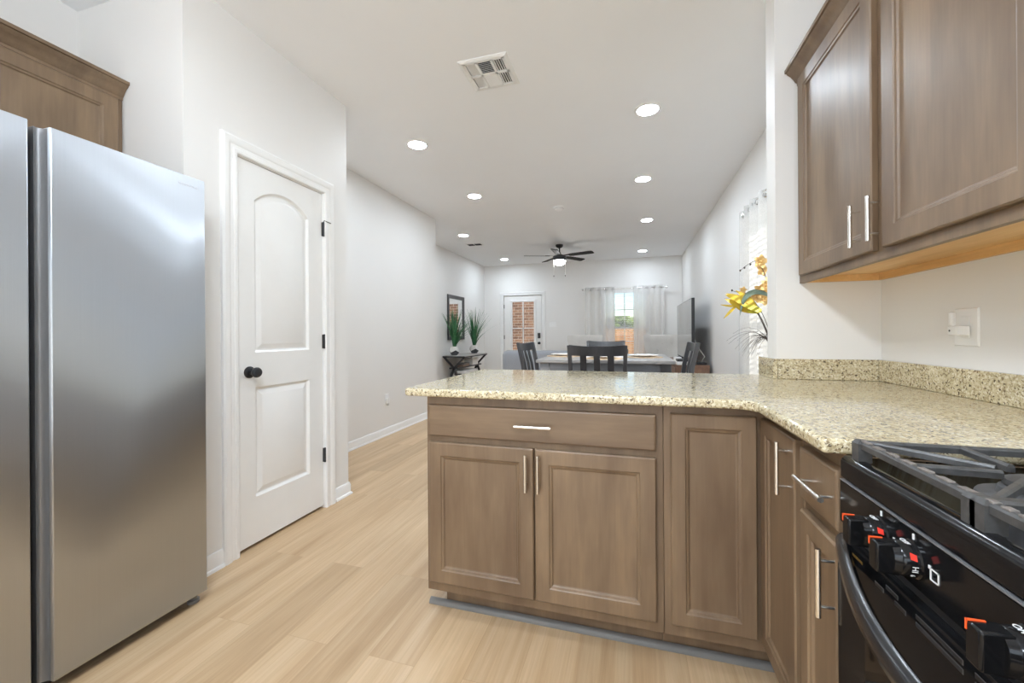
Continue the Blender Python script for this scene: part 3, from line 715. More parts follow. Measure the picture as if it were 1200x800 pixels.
def grate(ya, yb, centers, fingers):
    g = MB(); xa, xb = .413, .985
    root = None
    bar(g, (xa, ya, ZG), (xa, yb, ZG), .013, .013); bar(g, (xb, ya, ZG), (xb, yb, ZG), .013, .013)
    bar(g, (xa-.006, ya, ZG), (xb+.006, ya, ZG), .013, .013); bar(g, (xa-.006, yb, ZG), (xb+.006, yb, ZG), .013, .013)
    xm = (xa+xb)/2
    if fingers: bar(g, (xm, ya, ZG), (xm, yb, ZG))
    for cx, cyy in centers:
        for k in range(8 if fingers else 4):
            a = PI/4*k if fingers else PI/2*k+PI/4
            dx, dy = math.cos(a), math.sin(a)
            tx = (xb-cx if dx > 0 else cx-xa)/abs(dx) if abs(dx) > 1e-6 else 9
            if fingers: tx = min(tx, ((xm-cx) if (dx > 0) == (cx < xm) else 9)/abs(dx) if abs(dx) > 1e-6 and (dx > 0) == (cx < xm) and False else tx)
            lx = ((xm if (cx < xm) == (dx > 0) else (xb if dx > 0 else xa))-cx)/dx if abs(dx) > 1e-6 else 9
            ly = ((yb if (dy > 0) == (yb > ya) else ya)-cyy)/dy if abs(dy) > 1e-6 else 9
            L = min(abs(lx), abs(ly)) if fingers else min(abs(ly), .2)
            bar(g, (cx+dx*L, cyy+dy*L, ZG), (cx+dx*.036, cyy+dy*.036, ZG-.002), .010, .012)
    for x in (xa, xb):
        for y in (ya, yb):
            s1 = .011; yy = y+(.004 if yb > y else -.004) if y == ya else y-(.004 if yb > ya else -.004)
            g.loft([[(x-s1, yy-s1, .8825), (x+s1, yy-s1, .8825), (x+s1, yy+s1, .8825), (x-s1, yy+s1, .8825)],
                    [(x-s1, yy-s1, ZG-.004), (x+s1, yy-s1, ZG-.004), (x+s1, yy+s1, ZG-.004), (x-s1, yy+s1, ZG-.004)],
                    [(x-s1*.6, yy-s1*.6, ZG+.002), (x+s1*.6, yy-s1*.6, ZG+.002), (x+s1*.6, yy+s1*.6, ZG+.002), (x-s1*.6, yy+s1*.6, ZG+.002)]])
    o = g.build('grate', M['iron'], rg, True, smooth=30)
    wn_ = MB(); n = 7
    for k in range(n):   # worn ridges along the front rail
        y = ya+(yb-ya)*(k+.5)/n; L = abs(yb-ya)/n*.30
        wn_.box((xa-.0045, y-L, ZG-.001), (xa+.0045, y+L, ZG+.0022))
    wn_.build('worn_ridge', M['ironworn'], o, True, bevel=.001)
grate(.912, .640, [(.56, .776), (.85, .776)], True)
grate(.634, .478, [(.70, .556)], False)
grate(.472, .200, [(.56, .336), (.85, .336)], True)

# ------------------------------------------------------------------ outlets, switch
FXR = front_x(0, 0, XR)
def outlet(name, F, label, cat='outlet', w=.072, h=.116):
    t = thing(name, label, cat, F @ Vector((0, 0, 0)))
    MB().loft([rect(w, h, 0, 0), rect(w, h, 0, .002), rect(w, h, .003, .005)], m=F @ Matrix.Translation((-w/2, -h/2, 0))).build('cover_plate', M['white'], t, True)
    return t
F = front_x(1.661, 1.137, XR)
t = outlet('wall_outlet', F, 'white outlet plate on the wall under the right wall cabinet', w=.098, h=.122)
rcp = MB()
for dz in (-.021, .021): rcp.box((-.017, dz-.014, .004), (.017, dz+.014, .007), F)
rcp.build('receptacle', M['white'], t, True, bevel=.003)
pg = thing('plug_in_adapter', 'small white plug-in adapter stuck in the outlet above the counter', 'adapter', F @ Vector((0, 0, .007)))
MB().box((-.020, -.026, .0075), (.024, .004, .040), F).build('body', M['white'], pg, True, bevel=.003)
MB().box((-.018, .004, .026), (-.002, .050, .040), F).build('light_shield', M['white'], pg, True, bevel=.004)
MB().tube([F @ Vector((-.010, -.011, .0398)), F @ Vector((-.010, -.011, .0408))], .003, 10).build('sensor', M['dgrey'], pg, True)
F = frame((XH, 3.955, .405), (0, 1, 0), (1, 0, 0))
t = outlet('wall_outlet', F, 'white outlet plate low on the hall wall left of the peninsula')
rcp = MB()
for dz in (-.021, .021): rcp.box((-.017, dz-.014, .004), (.017, dz+.014, .007), F)
rcp.build('receptacle', M['white'], t, True, bevel=.003)
pg = thing('night_light', 'white plug-in night light in the low hall wall outlet', 'night light', F @ Vector((-.01, 0, .007)))
MB().box((-.030, -.045, .0075), (.012, .012, .035), F).build('body', M['white'], pg, True, bevel=.004)
MB().box((-.022, -.070, .012), (.004, -.045, .030), F).build('shade', M['bandgrey'], pg, True, bevel=.004)
F = frame((-1.70, YN, 1.335), (1, 0, 0), (0, -1, 0))
t = outlet('light_switch', F, 'white triple light switch plate on the back wall beside the glazed door', 'switch', .165, .116)
for k in (-1, 0, 1): MB().box((k*.046-.015, -.032, .004), (k*.046+.015, .032, .009), F).build('rocker', M['white'], t, True, bevel=.002)

# ------------------------------------------------------------------ ceiling
def downlight(x, y, label):
    t = thing('recessed_light', label, 'ceiling light', (x, y, CEIL), group='recessed ceiling lights')
    MB().lathe([(.072, -.001), (.074, -.006), (.088, -.005), (.094, 0), (.070, 0)], 32, cap0=False, cap1=False).build('trim_ring', M['trim'], t, smooth=40)
    MB().lathe([(.0725, -.0015), (.0725, -.003)], 32).build('lens', M['lens'], t)
def dome(x, y, label):  # made-up lamp out of view, added to brighten ceiling and cabinet fronts
    t = thing('added_fill_lamp', label, 'ceiling light', (x, y, CEIL))
    MB().lathe([(.065, 0), (.065, -.015), (.012, -.03), (.012, -.16)], 28).build('base', M['nickel'], t, smooth=40)
    MB().lathe([(.03, -.150), (.17, -.152), (.185, -.162), (.18, -.185), (.15, -.22), (.09, -.245), (.02, -.252)], 36).build('glass_dome', M['dome'], t, smooth=60)
dome(-.60, .10, 'added unseen dome fill lamp over the kitchen aisle beside the range')
dome(-.60, -1.5, 'added unseen dome fill lamp at the south end of the kitchen')
for x, y, lb in ((.129, 3.096, 'round ceiling light at the upper right, largest of those in view'),
                 (-1.737, 3.089, 'round ceiling light nearest the pantry wall corner'),
                 (-1.748, 4.433, 'round ceiling light second from the pantry in the left row'),
                 (.135, 4.472, 'round ceiling light second in the right row, left of the flowers'),
                 (.233, 6.113, 'round ceiling light third in the right row, right of the fan'),
                 (-2.622, 6.143, 'round ceiling light beside the small dark vent on the living room side'),
                 (.236, 8.377, 'round ceiling light above the curtained back window'),
                 (-2.623, 8.389, 'round ceiling light above the glazed back door'),
                 (-.62, .95, 'round ceiling light over the kitchen aisle in front of the peninsula'),):
    downlight(x, y, lb)

sd = thing('smoke_detector', 'round white smoke detector on the ceiling in front of the fan', 'smoke detector', (-.872, 5.148, CEIL))
MB().lathe([(.072, 0), (.072, -.012), (.062, -.016), (.058, -.034), (.040, -.042), (.012, -.043)], 28).build('housing', M['white'], sd, smooth=40)
MB().lathe([(.063, -.020), (.0635, -.026)], 28).build('vent_band', M['bandgrey'], sd, smooth=40)

av = thing('air_vent', 'square white louvred air vent on the kitchen ceiling', 'vent', (-.828, 2.372, CEIL))
A = .152
fm = MB()
fm.sweep([(-A, -A), (A, -A), (A, A), (-A, A)], [(0, 0), (0, -.004), (.014, -.010), (.030, -.011), (.030, 0)], True)
for a, b_ in (((-.055, -.128), (-.040, .128)), ((.040, -.128), (.055, .128)), ((-.128, -.008), (.128, .008)), ((-.128, -.13), (.128, -.118)), ((-.128, .118), (.128, .13)), ((-.13, -.13), (-.115, .13)), ((.115, -.13), (.13, .13))):
    fm.box((a[0], a[1], -.011), (b_[0], b_[1], -.001))
fm.build('frame', M['white'], av)
MB().box((-.125, -.125, -.0015), (.125, .125, -.0002)).build('dark_duct', M['rubber'], av)
def louver(b, c, L, ax, tilt, w=.016):
    m = Matrix.Translation(c) @ Matrix.Rotation(0 if ax == 'x' else PI/2, 4, 'Z') @ Matrix.Rotation(tilt, 4, 'X')
    b.box((-L/2, -w/2, -.0006), (L/2, w/2, .0006), m)
for sx in (-1, 1):
    for sy in (-1, 1):
        lb_ = MB()
        for k in range(4): louver(lb_, (sx*(.062+.0142*k), sy*.063, -.006), .108, 'y', sx*.65, .0125)
        lb_.build('louver_bank', M['white'], av)
for sy in (-1, 1):
    lb_ = MB()
    for k in range(9): louver(lb_, (0, sy*(.013+.0125*k), -.0065), .08, 'x', -sy*.62, .0125)
    lb_.build('louver_bank', M['white'], av)
v2 = thing('air_vent', 'small dark slotted air vent on the far living room ceiling', 'vent', (-2.692, 6.82, CEIL))
MB().sweep([(-.15, -.09), (.15, -.09), (.15, .09), (-.15, .09)], [(0, 0), (0, -.004), (.012, -.009), (.022, -.009), (.022, 0)], True).build('frame', M['white'], v2)
MB().box((-.13, -.07, -.002), (.13, .07, -.0004)).build('dark_duct', M['rubber'], v2)
for s_ in (-1, 1):
    lb_ = MB()
    for k in range(6): louver(lb_, (s_*.065, -.055+.022*k, -.006), .12, 'x', .9, .012)
    lb_.build('louver_bank', M['dgrey'], v2)
MB().box((-.006, -.07, -.010), (.006, .07, -.001)).build('divider', M['white'], v2)

# ceiling fan
cf = thing('ceiling_fan', 'black five-blade ceiling fan with a lit bowl over the living room', 'ceiling fan', (-1.238, 7.335, CEIL))
MB().lathe([(.068, 0), (.068, -.020), (.055, -.045), (.030, -.056)], 24).build('canopy', M['black'], cf, smooth=40)
MB().lathe([(.012, -.05), (.012, -.135), (.026, -.140), (.030, -.175)], 16).build('downrod', M['black'], cf, smooth=40)
MB().lathe([(.030, -.165), (.060, -.185), (.105, -.200), (.122, -.215), (.122, -.275), (.112, -.290)], 32).build('motor_housing', M['black'], cf, smooth=40)
MB().lathe([(.110, -.288), (.110, -.300), (.102, -.330), (.080, -.356), (.045, -.370), (.010, -.373)], 32).build('light_bowl', M['bowl'], cf, smooth=60)
for k in range(5):
    a = math.radians(-33+16.35+72*k); m = Matrix.Rotation(a, 4, 'Z') @ Matrix.Translation((0, 0, -.205)) @ Matrix.Rotation(math.radians(-11), 4, 'X')
    bl = MB().prism([(.185, -.045), (.24, -.058), (.58, -.066), (.635, -.060), (.65, -.035), (.65, .050), (.62, .064), (.24, .058), (.185, .045)], -.0035, .0035, m).build('blade', M['fanwood'], cf, bevel=.001)
    MB().prism([(.085, -.02), (.20, -.035), (.26, -.030), (.26, .030), (.20, .035), (.085, .02)], .0036, .0085, m).build('blade_iron', M['black'], bl)
for a in (-.25, 2.9):
    x, y = .105*math.cos(a+.285), .105*math.sin(a+.285)
    pc = MB().tube([(x, y, -.285), (x, y, -.555)], .0018, 6).build('pull_chain', M['nickel'], cf)
    MB().lathe([(.004, -.580), (.008, -.572), (.007, -.556), (.003, -.552)], 10, Matrix.Translation((x, y, 0))).build('pull_knob', M['black'], pc, smooth=40)

# ------------------------------------------------------------------ curtains and blinds
def curtain(name, F, u0, u1, z0, z1, label, folds, amp, group, off, spread=0, rings=True):
    """Hanging sheet in frame F (u, v, n), thrown into folds; spread widens the hem."""
    t = thing(name, label, 'curtain', F @ Vector(((u0+u1)/2, z1, off)), group=group)
    n, mz = folds*10, 14; loops = []
    for j in range(mz+1):
        fz = j/mz; L = []
        for i in range(n+1):
            fu = i/n; u = u0+(u1-u0)*fu+spread*(1-fz)*(fu-.5)*2
            a = amp*(.75+.35*(1-fz)); w = math.sin(2*PI*folds*fu)+.22*math.sin(2*PI*folds*fu*2.3+fz*2)
            L.append((u+.006*math.sin(9*fu+6*fz), z0+(z1-z0)*fz, off+a*w))
        loops.append(L)
    MB().loft(loops, False, False, False, F).build('fabric_panel', M['sheer'], t, True, 60, solid=.0012)
    if rings:
        for k in range(folds*2):
            u = u0+(u1-u0)*(k+.5)/(folds*2)
            c = F @ Vector((u, z1-.045, off)); m = Matrix.Translation(c) @ F.to_3x3().to_4x4() @ Matrix.Rotation(PI/2+.5*(-1)**k, 4, 'Y')
            g = MB(); nn = 16
            g.loft([[((.024+.005*math.cos(q))*math.cos(p), (.024+.005*math.cos(q))*math.sin(p), .004*math.sin(q)) for q in (0, PI/2, PI, 3*PI/2)] for p in [2*PI*i/nn for i in range(nn+1)]], False, False, True, m)
            g.build('grommet', M['chrome'], t, True, 60)
    return t
def rod(F, u0, u1, z, off, label):
    t = thing('curtain_rod', label, 'curtain rod', F @ Vector(((u0+u1)/2, z, off)))
    MB().tube([F @ Vector((u0, z, off)), F @ Vector((u1, z, off))], .0085, 12).build('pole', M['chrome'], t, True, 40)
    for u, s_ in ((u0, -1), (u1, 1)):
        m = Matrix.Translation(F @ Vector((u, z, off))) @ F.to_3x3().to_4x4() @ Matrix.Rotation(s_*PI/2, 4, 'Y')
        MB().lathe([(.010, 0), (.016, .004), (.016, .010), (.024, .022), (.026, .034), (.018, .048), (.006, .053)], 16, m).build('finial', M['chrome'], t, True, 40)
        MB().tube([F @ Vector((u-s_*.06, z, off)), F @ Vector((u-s_*.06, z-.004, 0))], .007, 8).build('bracket', M['chrome'], t, True, 40)
    return t
rod(FN, -.98, .70, 2.085, .12, 'thin nickel curtain rod across the back window')
curtain('sheer_curtain', FN, -.95, -.33, .04, 2.13, 'left sheer white grommet curtain at the back window', 4, .032, 'sheer curtains at the back window', .12, .02)
curtain('sheer_curtain', FN, .07, .66, .04, 2.13, 'right sheer white grommet curtain at the back window', 4, .032, 'sheer curtains at the back window', .12, .02)
rod(FE, -3.84, -2.36, 2.12, .10, 'thin nickel curtain rod end on the right wall above the flowers')
curtain('sheer_curtain', FE, -3.98, -3.25, .04, 2.165, 'sheer white curtain on the right wall behind the yellow flowers', 4, .042, None, .10, .0)
def blind(F, u0, u1, z0, z1, label, off):
    t = thing('window_blind', label, 'blind', F @ Vector(((u0+u1)/2, z1, off)))
    MB().box((u0, z1-.045, off-.028), (u1, z1-.002, off+.028), F).build('head_rail', M['white'], t, True)
    b = MB(); z = z1-.07
    while z > z0+.03:
        m = F @ Matrix.Translation(((u0+u1)/2, z, off)) @ Matrix.Rotation(.24, 4, 'X')
        b.box((-(u1-u0)/2+.004, -.0013, -.024), ((u1-u0)/2-.004, .0013, .024), m); z -= .0435
    o = b.build('slats', M['white'], t, True)
    MB().box((u0+.002, z0+.006, off-.024), (u1-.002, z0+.026, off+.024), F).build('bottom_rail', M['white'], t, True)
    cdm = MB()
    for f in (.15, .85): cdm.tube([F @ Vector((u0+(u1-u0)*f, z0+.02, off)), F @ Vector((u0+(u1-u0)*f, z1-.02, off))], .0012, 5)
    cdm.build('cord', M['white'], t, True)
    return t
blind(FN, BW[0]+.016, BW[1]-.016, BW[2], BW[3]-.012, 'white slatted blind hanging in the back window', -.034)
blind(FE, -RW[1]+.016, -RW[0]-.016, RW[2], RW[3]-.012, 'white slatted blind in the right wall window behind the sheer curtain', -.034)

# ------------------------------------------------------------------ dining set
tb = thing('dining_table', 'grey counter-height dining table beyond the granite peninsula', 'table', (-.23, 4.0, 0))
TX0, TX1, TY0, TY1, TZ = -.80, .345, 3.46, 4.56, .90
MB().box((TX0, TY0, TZ-.030), (TX1, TY1, TZ)).build('tabletop', M['greytop'], tb, True, bevel=.006)
MB().box((TX0+.05, TY0+.05, TZ-.125), (TX1-.05, TY0+.075, TZ-.03)).box((TX0+.05, TY1-.075, TZ-.125), (TX1-.05, TY1-.05, TZ-.03)).box((TX0+.05, TY0+.05, TZ-.125), (TX0+.075, TY1-.05, TZ-.03)).box((TX1-.075, TY0+.05, TZ-.125), (TX1-.05, TY1-.05, TZ-.03)).build('apron', M['greywood'], tb, True)
for x in (TX0+.03, TX1-.115):
    for y in (TY0+.03, TY1-.115):
        lm = M['blackwood'] if x > 0 else M['greywood']
        MB().box((x, y, 0), (x+.085, y+.085, TZ-.030)).build('leg', lm, tb, True, bevel=.005)
def chair(label, loc, rz):
    t = thing('dining_chair', label, 'chair', loc, rz, 'dark slat-back dining chairs around the table')
    w, d, sh, top = .43, .42, .60, 1.035
    MB().loft([[(-.215, -.20, sh-.022), (.215, -.20, sh-.022), (.225, .215, sh-.022), (-.225, .215, sh-.022)], [(-.22, -.205, sh-.008), (.22, -.205, sh-.008), (.232, .222, sh-.008), (-.232, .222, sh-.008)],
               [(-.21, -.195, sh+.008), (.21, -.195, sh+.008), (.222, .212, sh+.008), (-.222, .212, sh+.008)]]).build('seat', M['blackwood'], t, bevel=.004)
    for s_ in (-1, 1):   # rear leg runs up into the back post, raked backwards
        pts = [(s_*.20, -.195, 0), (s_*.198, -.180, .35), (s_*.198, -.185, sh), (s_*.203, -.215, .82), (s_*.208, -.262, top)]
        MB().loft([[(x-.015, y-.019, z), (x+.015, y-.019, z), (x+.015, y+.019, z), (x-.015, y+.019, z)] for x, y, z in pts]).build('rear_leg', M['blackwood'], t, bevel=.003)
        MB().loft([[(s_*.19-q, .185-q, z), (s_*.19+q, .185-q, z), (s_*.19+q, .185+q, z), (s_*.19-q, .185+q, z)] for q, z in ((.015, 0), (.020, .3), (.021, sh-.02))]).build('leg', M['blackwood'], t, bevel=.003)
    tr = []
    for i in range(13):
        f = -1+2*i/12; x = f*.208; dip = .012*(1-abs(f)**2.4); cy = -.258-.020*(1-f*f)
        tr.append([(x, cy+.014, top-.078-.004*(1-f*f)), (x, cy-.008, top-.078-.004*(1-f*f)), (x, cy-.018-.002, top+.004-dip), (x, cy+.006, top+.004-dip)])
    MB().loft(tr).build('top_rail', M['blackwood'], t, smooth=40)
    MB().box((-.19, -.225, sh+.06), (.19, -.200, sh+.10)).build('lower_rail', M['blackwood'], t, bevel=.003)
    for x in (-.102, 0, .102):
        MB().loft([[(x-.024, y-.007, z), (x+.024, y-.007, z), (x+.024, y+.007, z), (x-.024, y+.007, z)] for y, z in ((-.212, sh+.09), (-.236, .83), (-.262-.012*(1-(x/.2)**2), top-.07))]).build('slat', M['blackwood'], t, bevel=.002)
    for z, (a, b_) in ((.20, ((-.19, .178), (.19, .196))), (.30, ((-.19, -.19), (.19, -.172)))): MB().box((a[0], a[1], z), (b_[0], b_[1], z+.03)).build('stretcher', M['blackwood'], t)
    for s_ in (-1, 1): MB().box((s_*.19-.010, -.18, .25), (s_*.19+.010, .18, .28)).build('stretcher', M['blackwood'], t)
    return t
c0 = chair('dark slat-back chair nearest the peninsula, its back to the kitchen', (-.245, 3.36, 0), 0)
dup(c0, (-.285, 4.66, 0), PI, 'dark slat-back chair across the table facing the kitchen')
dup(c0, (-.78, 4.02, 0), -PI/2-.10, 'dark slat-back chair at the left end of the table by the sofa')
dup(c0, (.29, 4.02, 0), PI/2+.04, 'dark slat-back chair at the right end of the table by the television')
def setting(x, y, lb, mat_r=.17, g=True):
    m_ = MB().lathe([(mat_r, .0), (mat_r, .005), (mat_r-.01, .006)], 36, Matrix.Translation((x, y, TZ))).build('placemat', M['mat'], smooth=40)
    tag(m_, 'round tan woven placemat '+lb, 'placemat', 'placemats on the dining table')
    p = MB().lathe([(.07, 0), (.075, .003), (.128, .014), (.130, .017), (.122, .015), (.072, .006)], 36, Matrix.Translation((x, y, TZ+.0062))).build('plate', M['white'], smooth=40)
    tag(p, 'white dinner plate '+lb, 'plate', 'plates on the dining table')
    b = MB().lathe([(.045, 0), (.050, .003), (.085, .010), (.087, .013), (.080, .011), (.046, .005)], 32, Matrix.Translation((x, y, TZ+.0125))).build('salad_plate', M['white'], smooth=40)
    tag(b, 'small white plate stacked '+lb, 'plate', 'small plates on the dining table')
setting(.115, 3.95, 'at the right end of the table')
setting(-.64, 4.02, 'at the left end of the table')
setting(-.235, 3.68, 'in front of the nearest chair')
setting(-.24, 4.34, 'on the far side of the table')
rn = MB().box((-.42, 3.84, TZ), (-.06, 4.16, TZ+.003)).build('table_runner', M['napkin']); tag(rn, 'white folded linen cloth in the middle of the dining table', 'cloth')
cup = MB().lathe([(.022, 0), (.034, .02), (.038, .045), (.034, .062), (.030, .058), (.028, .02)], 20, Matrix.Translation((-.06, 4.28, TZ))).build('small_bowl', M['vaseD'], smooth=40)
tag(cup, 'small dark bowl on the far side of the dining table', 'bowl')

# ------------------------------------------------------------------ living room
sf = thing('sofa', 'blue-grey upholstered sofa seen from behind beyond the dining table', 'sofa', (-1.3, 6.9, 0))
def cushion(b, a, c, r=.05):
    """Rounded block between two corners."""
    x0, y0_, z0 = a; x1, y1_, z1 = c; L = []
    for dz, i in ((0, r), (r*.3, r*.3), (r, 0), (z1-z0-r, 0), (z1-z0-r*.3, r*.3), (z1-z0, r)):
        L.append([(x0+i+r, y0_+i, z0+dz), (x1-i-r, y0_+i, z0+dz), (x1-i, y0_+i+r, z0+dz), (x1-i, y1_-i-r, z0+dz), (x1-i-r, y1_-i, z0+dz), (x0+i+r, y1_-i, z0+dz), (x0+i, y1_-i-r, z0+dz), (x0+i, y0_+i+r, z0+dz)])
    return b.loft(L)
cushion(MB(), (-2.09, 6.48, .08), (-.52, 6.72, .845), .07).build('backrest', M['sofa'], sf, True, 60)
cushion(MB(), (-1.93, 6.70, .08), (-.68, 7.42, .30), .03).build('base', M['sofa'], sf, True, 60)
for x in (-1.93, -1.30): cushion(MB(), (x, 6.71, .30), (x+.62, 7.45, .46), .04).build('seat_cushion', M['sofa'], sf, True, 60)
for x in (-2.09, -.69): cushion(MB(), (x, 6.60, .08), (x+.17, 7.42, .62), .06).build('armrest', M['sofa'], sf, True, 60)
for x in (-2.0, -.62):
    for y in (6.56, 7.36): MB().tube([(x, y, 0), (x, y, .09)], [.018, .026], 10).build('leg', M['blackwood'], sf, True, 40)

def armchair(label, loc, rz):
    t = thing('armchair', label, 'armchair', loc, rz, 'cream wing chairs by the back window')
    # local: chair faces -Y
    L = []
    for z, hw, y, th in ((.36, .25, .24, .10), (.60, .27, .27, .10), (.80, .315, .30, .09), (.98, .350, .325, .075), (1.06, .362, .335, .06), (1.09, .345, .338, .03)):
        ring = []
        for k in range(13):
            f = -1+2*k/12; ring.append((f*hw, y-th/2-.10*max(0, abs(f)-.55)**1.1*1.6, z))
        for k in range(13):
            f = 1-2*k/12; ring.append((f*hw, y+th/2-.06*max(0, abs(f)-.55), z))
        L.append(ring)
    bk = MB().loft(L).build('backrest', M['cream'], t, smooth=60)
    bt = MB()
    for x, z in ((-.17, .93), (0, .93), (.17, .93), (-.085, .80), (.085, .80), (-.17, .67), (0, .67), (.17, .67)): bt.sphere((x, .30+(z-.93)*.15-.055, z), (.013, .007, .013), 10, 6)
    bt.build('tufting_button', M['cream'], bk, smooth=60)
    cushion(MB(), (-.30, -.34, .30), (.30, .26, .48), .05).build('seat', M['cream'], t, smooth=60)
    for s_ in (-1, 1): cushion(MB(), (s_*.33-.05, -.30, .30), (s_*.33+.05, .27, .66), .035).build('armrest', M['cream'], t, smooth=60)
    for x in (-.28, .28):
        for y in (-.30, .25): MB().tube([(x, y, 0), (x*.97, y*.97, .31)], [.014, .022], 10).build('leg', M['blackwood'], t, smooth=40)
    return t
a0 = armchair('cream tufted wing chair left of the back window', (-.905, 8.13, 0), 0)
dup(a0, (.595, 8.13, 0), 0, 'cream tufted wing chair right of the back window, partly behind the television')

st = thing('tv_stand', 'brown wood television stand along the right wall', 'tv stand', (.79, 6.9, 0))
SX0, SX1, SY0, SY1, SZ = .585, 1.0, 5.85, 7.74, .69
MB().box((SX0, SY0, SZ-.03), (SX1, SY1, SZ)).box((SX0+.01, SY0+.01, .08), (SX1, SY0+.035, SZ-.03)).box((SX0+.01, SY1-.035, .08), (SX1, SY1-.01, SZ-.03)).box((SX0+.01, SY0+.03, .08), (SX1, SY1-.03, .11)).box((SX1-.02, SY0+.03, .1), (SX1, SY1-.03, SZ-.03)).build('body', M['tvwood'], st, True)
for k in range(3):
    y = SY0+.04+k*.605; d = MB().box((SX0-.006, y, .12), (SX0+.012, y+.59, SZ-.04)).build('door', M['tvwood'], st, True, bevel=.003)
    MB().sphere((SX0-.016, y+.08, .45), .012, 10, 8).build('knob', M['black'], d, True, 60)
for x in (SX0+.05, SX1-.05):
    for y in (SY0+.06, SY1-.06): MB().tube([(x, y, 0), (x, y, .085)], .02, 10).build('leg', M['blackwood'], st, True, 40)
tv = thing('television', 'large flat black television standing on the brown stand', 'television', (.80, 6.9, SZ))
MB().box((.795, 5.95, .735), (.835, 7.72, 1.60)).build('housing', M['black'], tv, True, bevel=.004)
MB().box((.7935, 5.958, .745), (.7955, 7.712, 1.592)).build('screen', M['screen'], tv, True)
for y in (6.35, 7.45): MB().loft([[(.70, y-.015, SZ), (.90, y-.015, SZ), (.90, y+.015, SZ), (.70, y+.015, SZ)], [(.80, y-.012, SZ+.05), (.83, y-.012, SZ+.05), (.83, y+.012, SZ+.05), (.80, y+.012, SZ+.05)]]).build('foot', M['black'], tv, True)
bx = MB().box((.60, 5.88, SZ), (.74, 6.12, SZ+.045)).build('media_box', M['white'], bevel=.006); tag(bx, 'white media box at the near end of the brown television stand', 'media box')
b2 = MB().box((.605, 5.885, SZ+.0455), (.73, 6.10, SZ+.075)).build('game_case', M['black'], bevel=.003); tag(b2, 'thin black case lying on the white media box', 'case')
b3 = MB().box((.595, 6.16, SZ), (.69, 6.32, SZ+.09)).build('media_box', M['white'], bevel=.006); tag(b3, 'upright white box behind the media box on the television stand', 'box')
kb = MB().box((.86, 5.93, SZ), (.98, 6.16, SZ+.028)).build('cable_box', M['black'], bevel=.004); tag(kb, 'flat black cable box on the stand behind the television', 'cable box')
cord = MB().tube([(.838, 6.05, 1.05), (.90, 6.03, .90), (.965, 6.02, .80), (.93, 6.05, SZ+.032)], .004, 8).build('power_cord', M['white'], smooth=60); tag(cord, 'thin white cord hanging behind the television', 'cord')

# console table, vases, mirror
cs = thing('console_table', 'dark console table with crossed legs and pale top against the left wall', 'table', (-3.12, 7.4, 0))
KX0, KX1, KY0, KY1, KZ = -3.335, -2.90, 6.80, 8.02, .728
MB().box((KX0, KY0, KZ-.028), (KX1, KY1, KZ)).build('tabletop', M['whitewash'], cs, True, bevel=.003)
MB().box((KX0+.005, KY0-.003, KZ-.034), (KX1+.003, KY0+.02, KZ-.004)).box((KX1-.015, KY0, KZ-.034), (KX1+.003, KY1, KZ-.018)).build('edge_band', M['black'], cs, True)
for y in (KY0+.03, KY1-.03):
    b = MB(); xc = (KX0+KX1)/2
    for sg in (-1, 1):
        pts = [(xc-sg*.19, KZ-.032), (xc, .50), (xc+sg*.19, 0)]; L = []
        for k_, (px_, pz_) in enumerate(pts): L.append([(px_-.024, y-.012, pz_), (px_+.024, y-.012, pz_), (px_+.024, y+.012, pz_), (px_-.024, y+.012, pz_)])
        b.loft(L)
    b.build('cross_leg', M['black'], cs, True)
MB().box((KX0+.12, KY0+.03, .488), (KX1-.12, KY1-.03, .512)).build('shelf', M['black'], cs, True)
for i, (m_, lb) in enumerate((('book2', 'brown book lying on the console table shelf'), ('book1', 'grey book lying on top of the brown book on the shelf'))):
    o = MB().box((-3.20+.01*i, 7.06+.02*i, .5122+.032*i), (-3.03+.005*i, 7.36, .512+.032*(i+1))).build('book', M[m_], bevel=.003); tag(o, lb, 'book')
wb = thing('storage_box', 'white storage box standing on the console table shelf', 'box', (-3.12, 7.68, .512))
MB().box((-3.21, 7.50, .5122), (-3.02, 7.80, .625)).build('body', M['white'], wb, True, bevel=.006)
MB().box((-3.215, 7.495, .6255), (-3.015, 7.805, .645)).build('lid', M['white'], wb, True, bevel=.004)
fb = thing('storage_bin', 'white bin with a dark slot on the floor under the console table', 'bin', (-3.1, 7.2, 0))
MB().box((-3.27, 7.02, 0), (-2.98, 7.6, .44)).build('body', M['white'], fb, True, bevel=.008)
MB().box((-2.981, 7.17, .36), (-2.978, 7.43, .385)).box((-3.2, 7.0175, .36), (-3.05, 7.021, .385)).build('handle_slot', M['rubber'], fb, True)
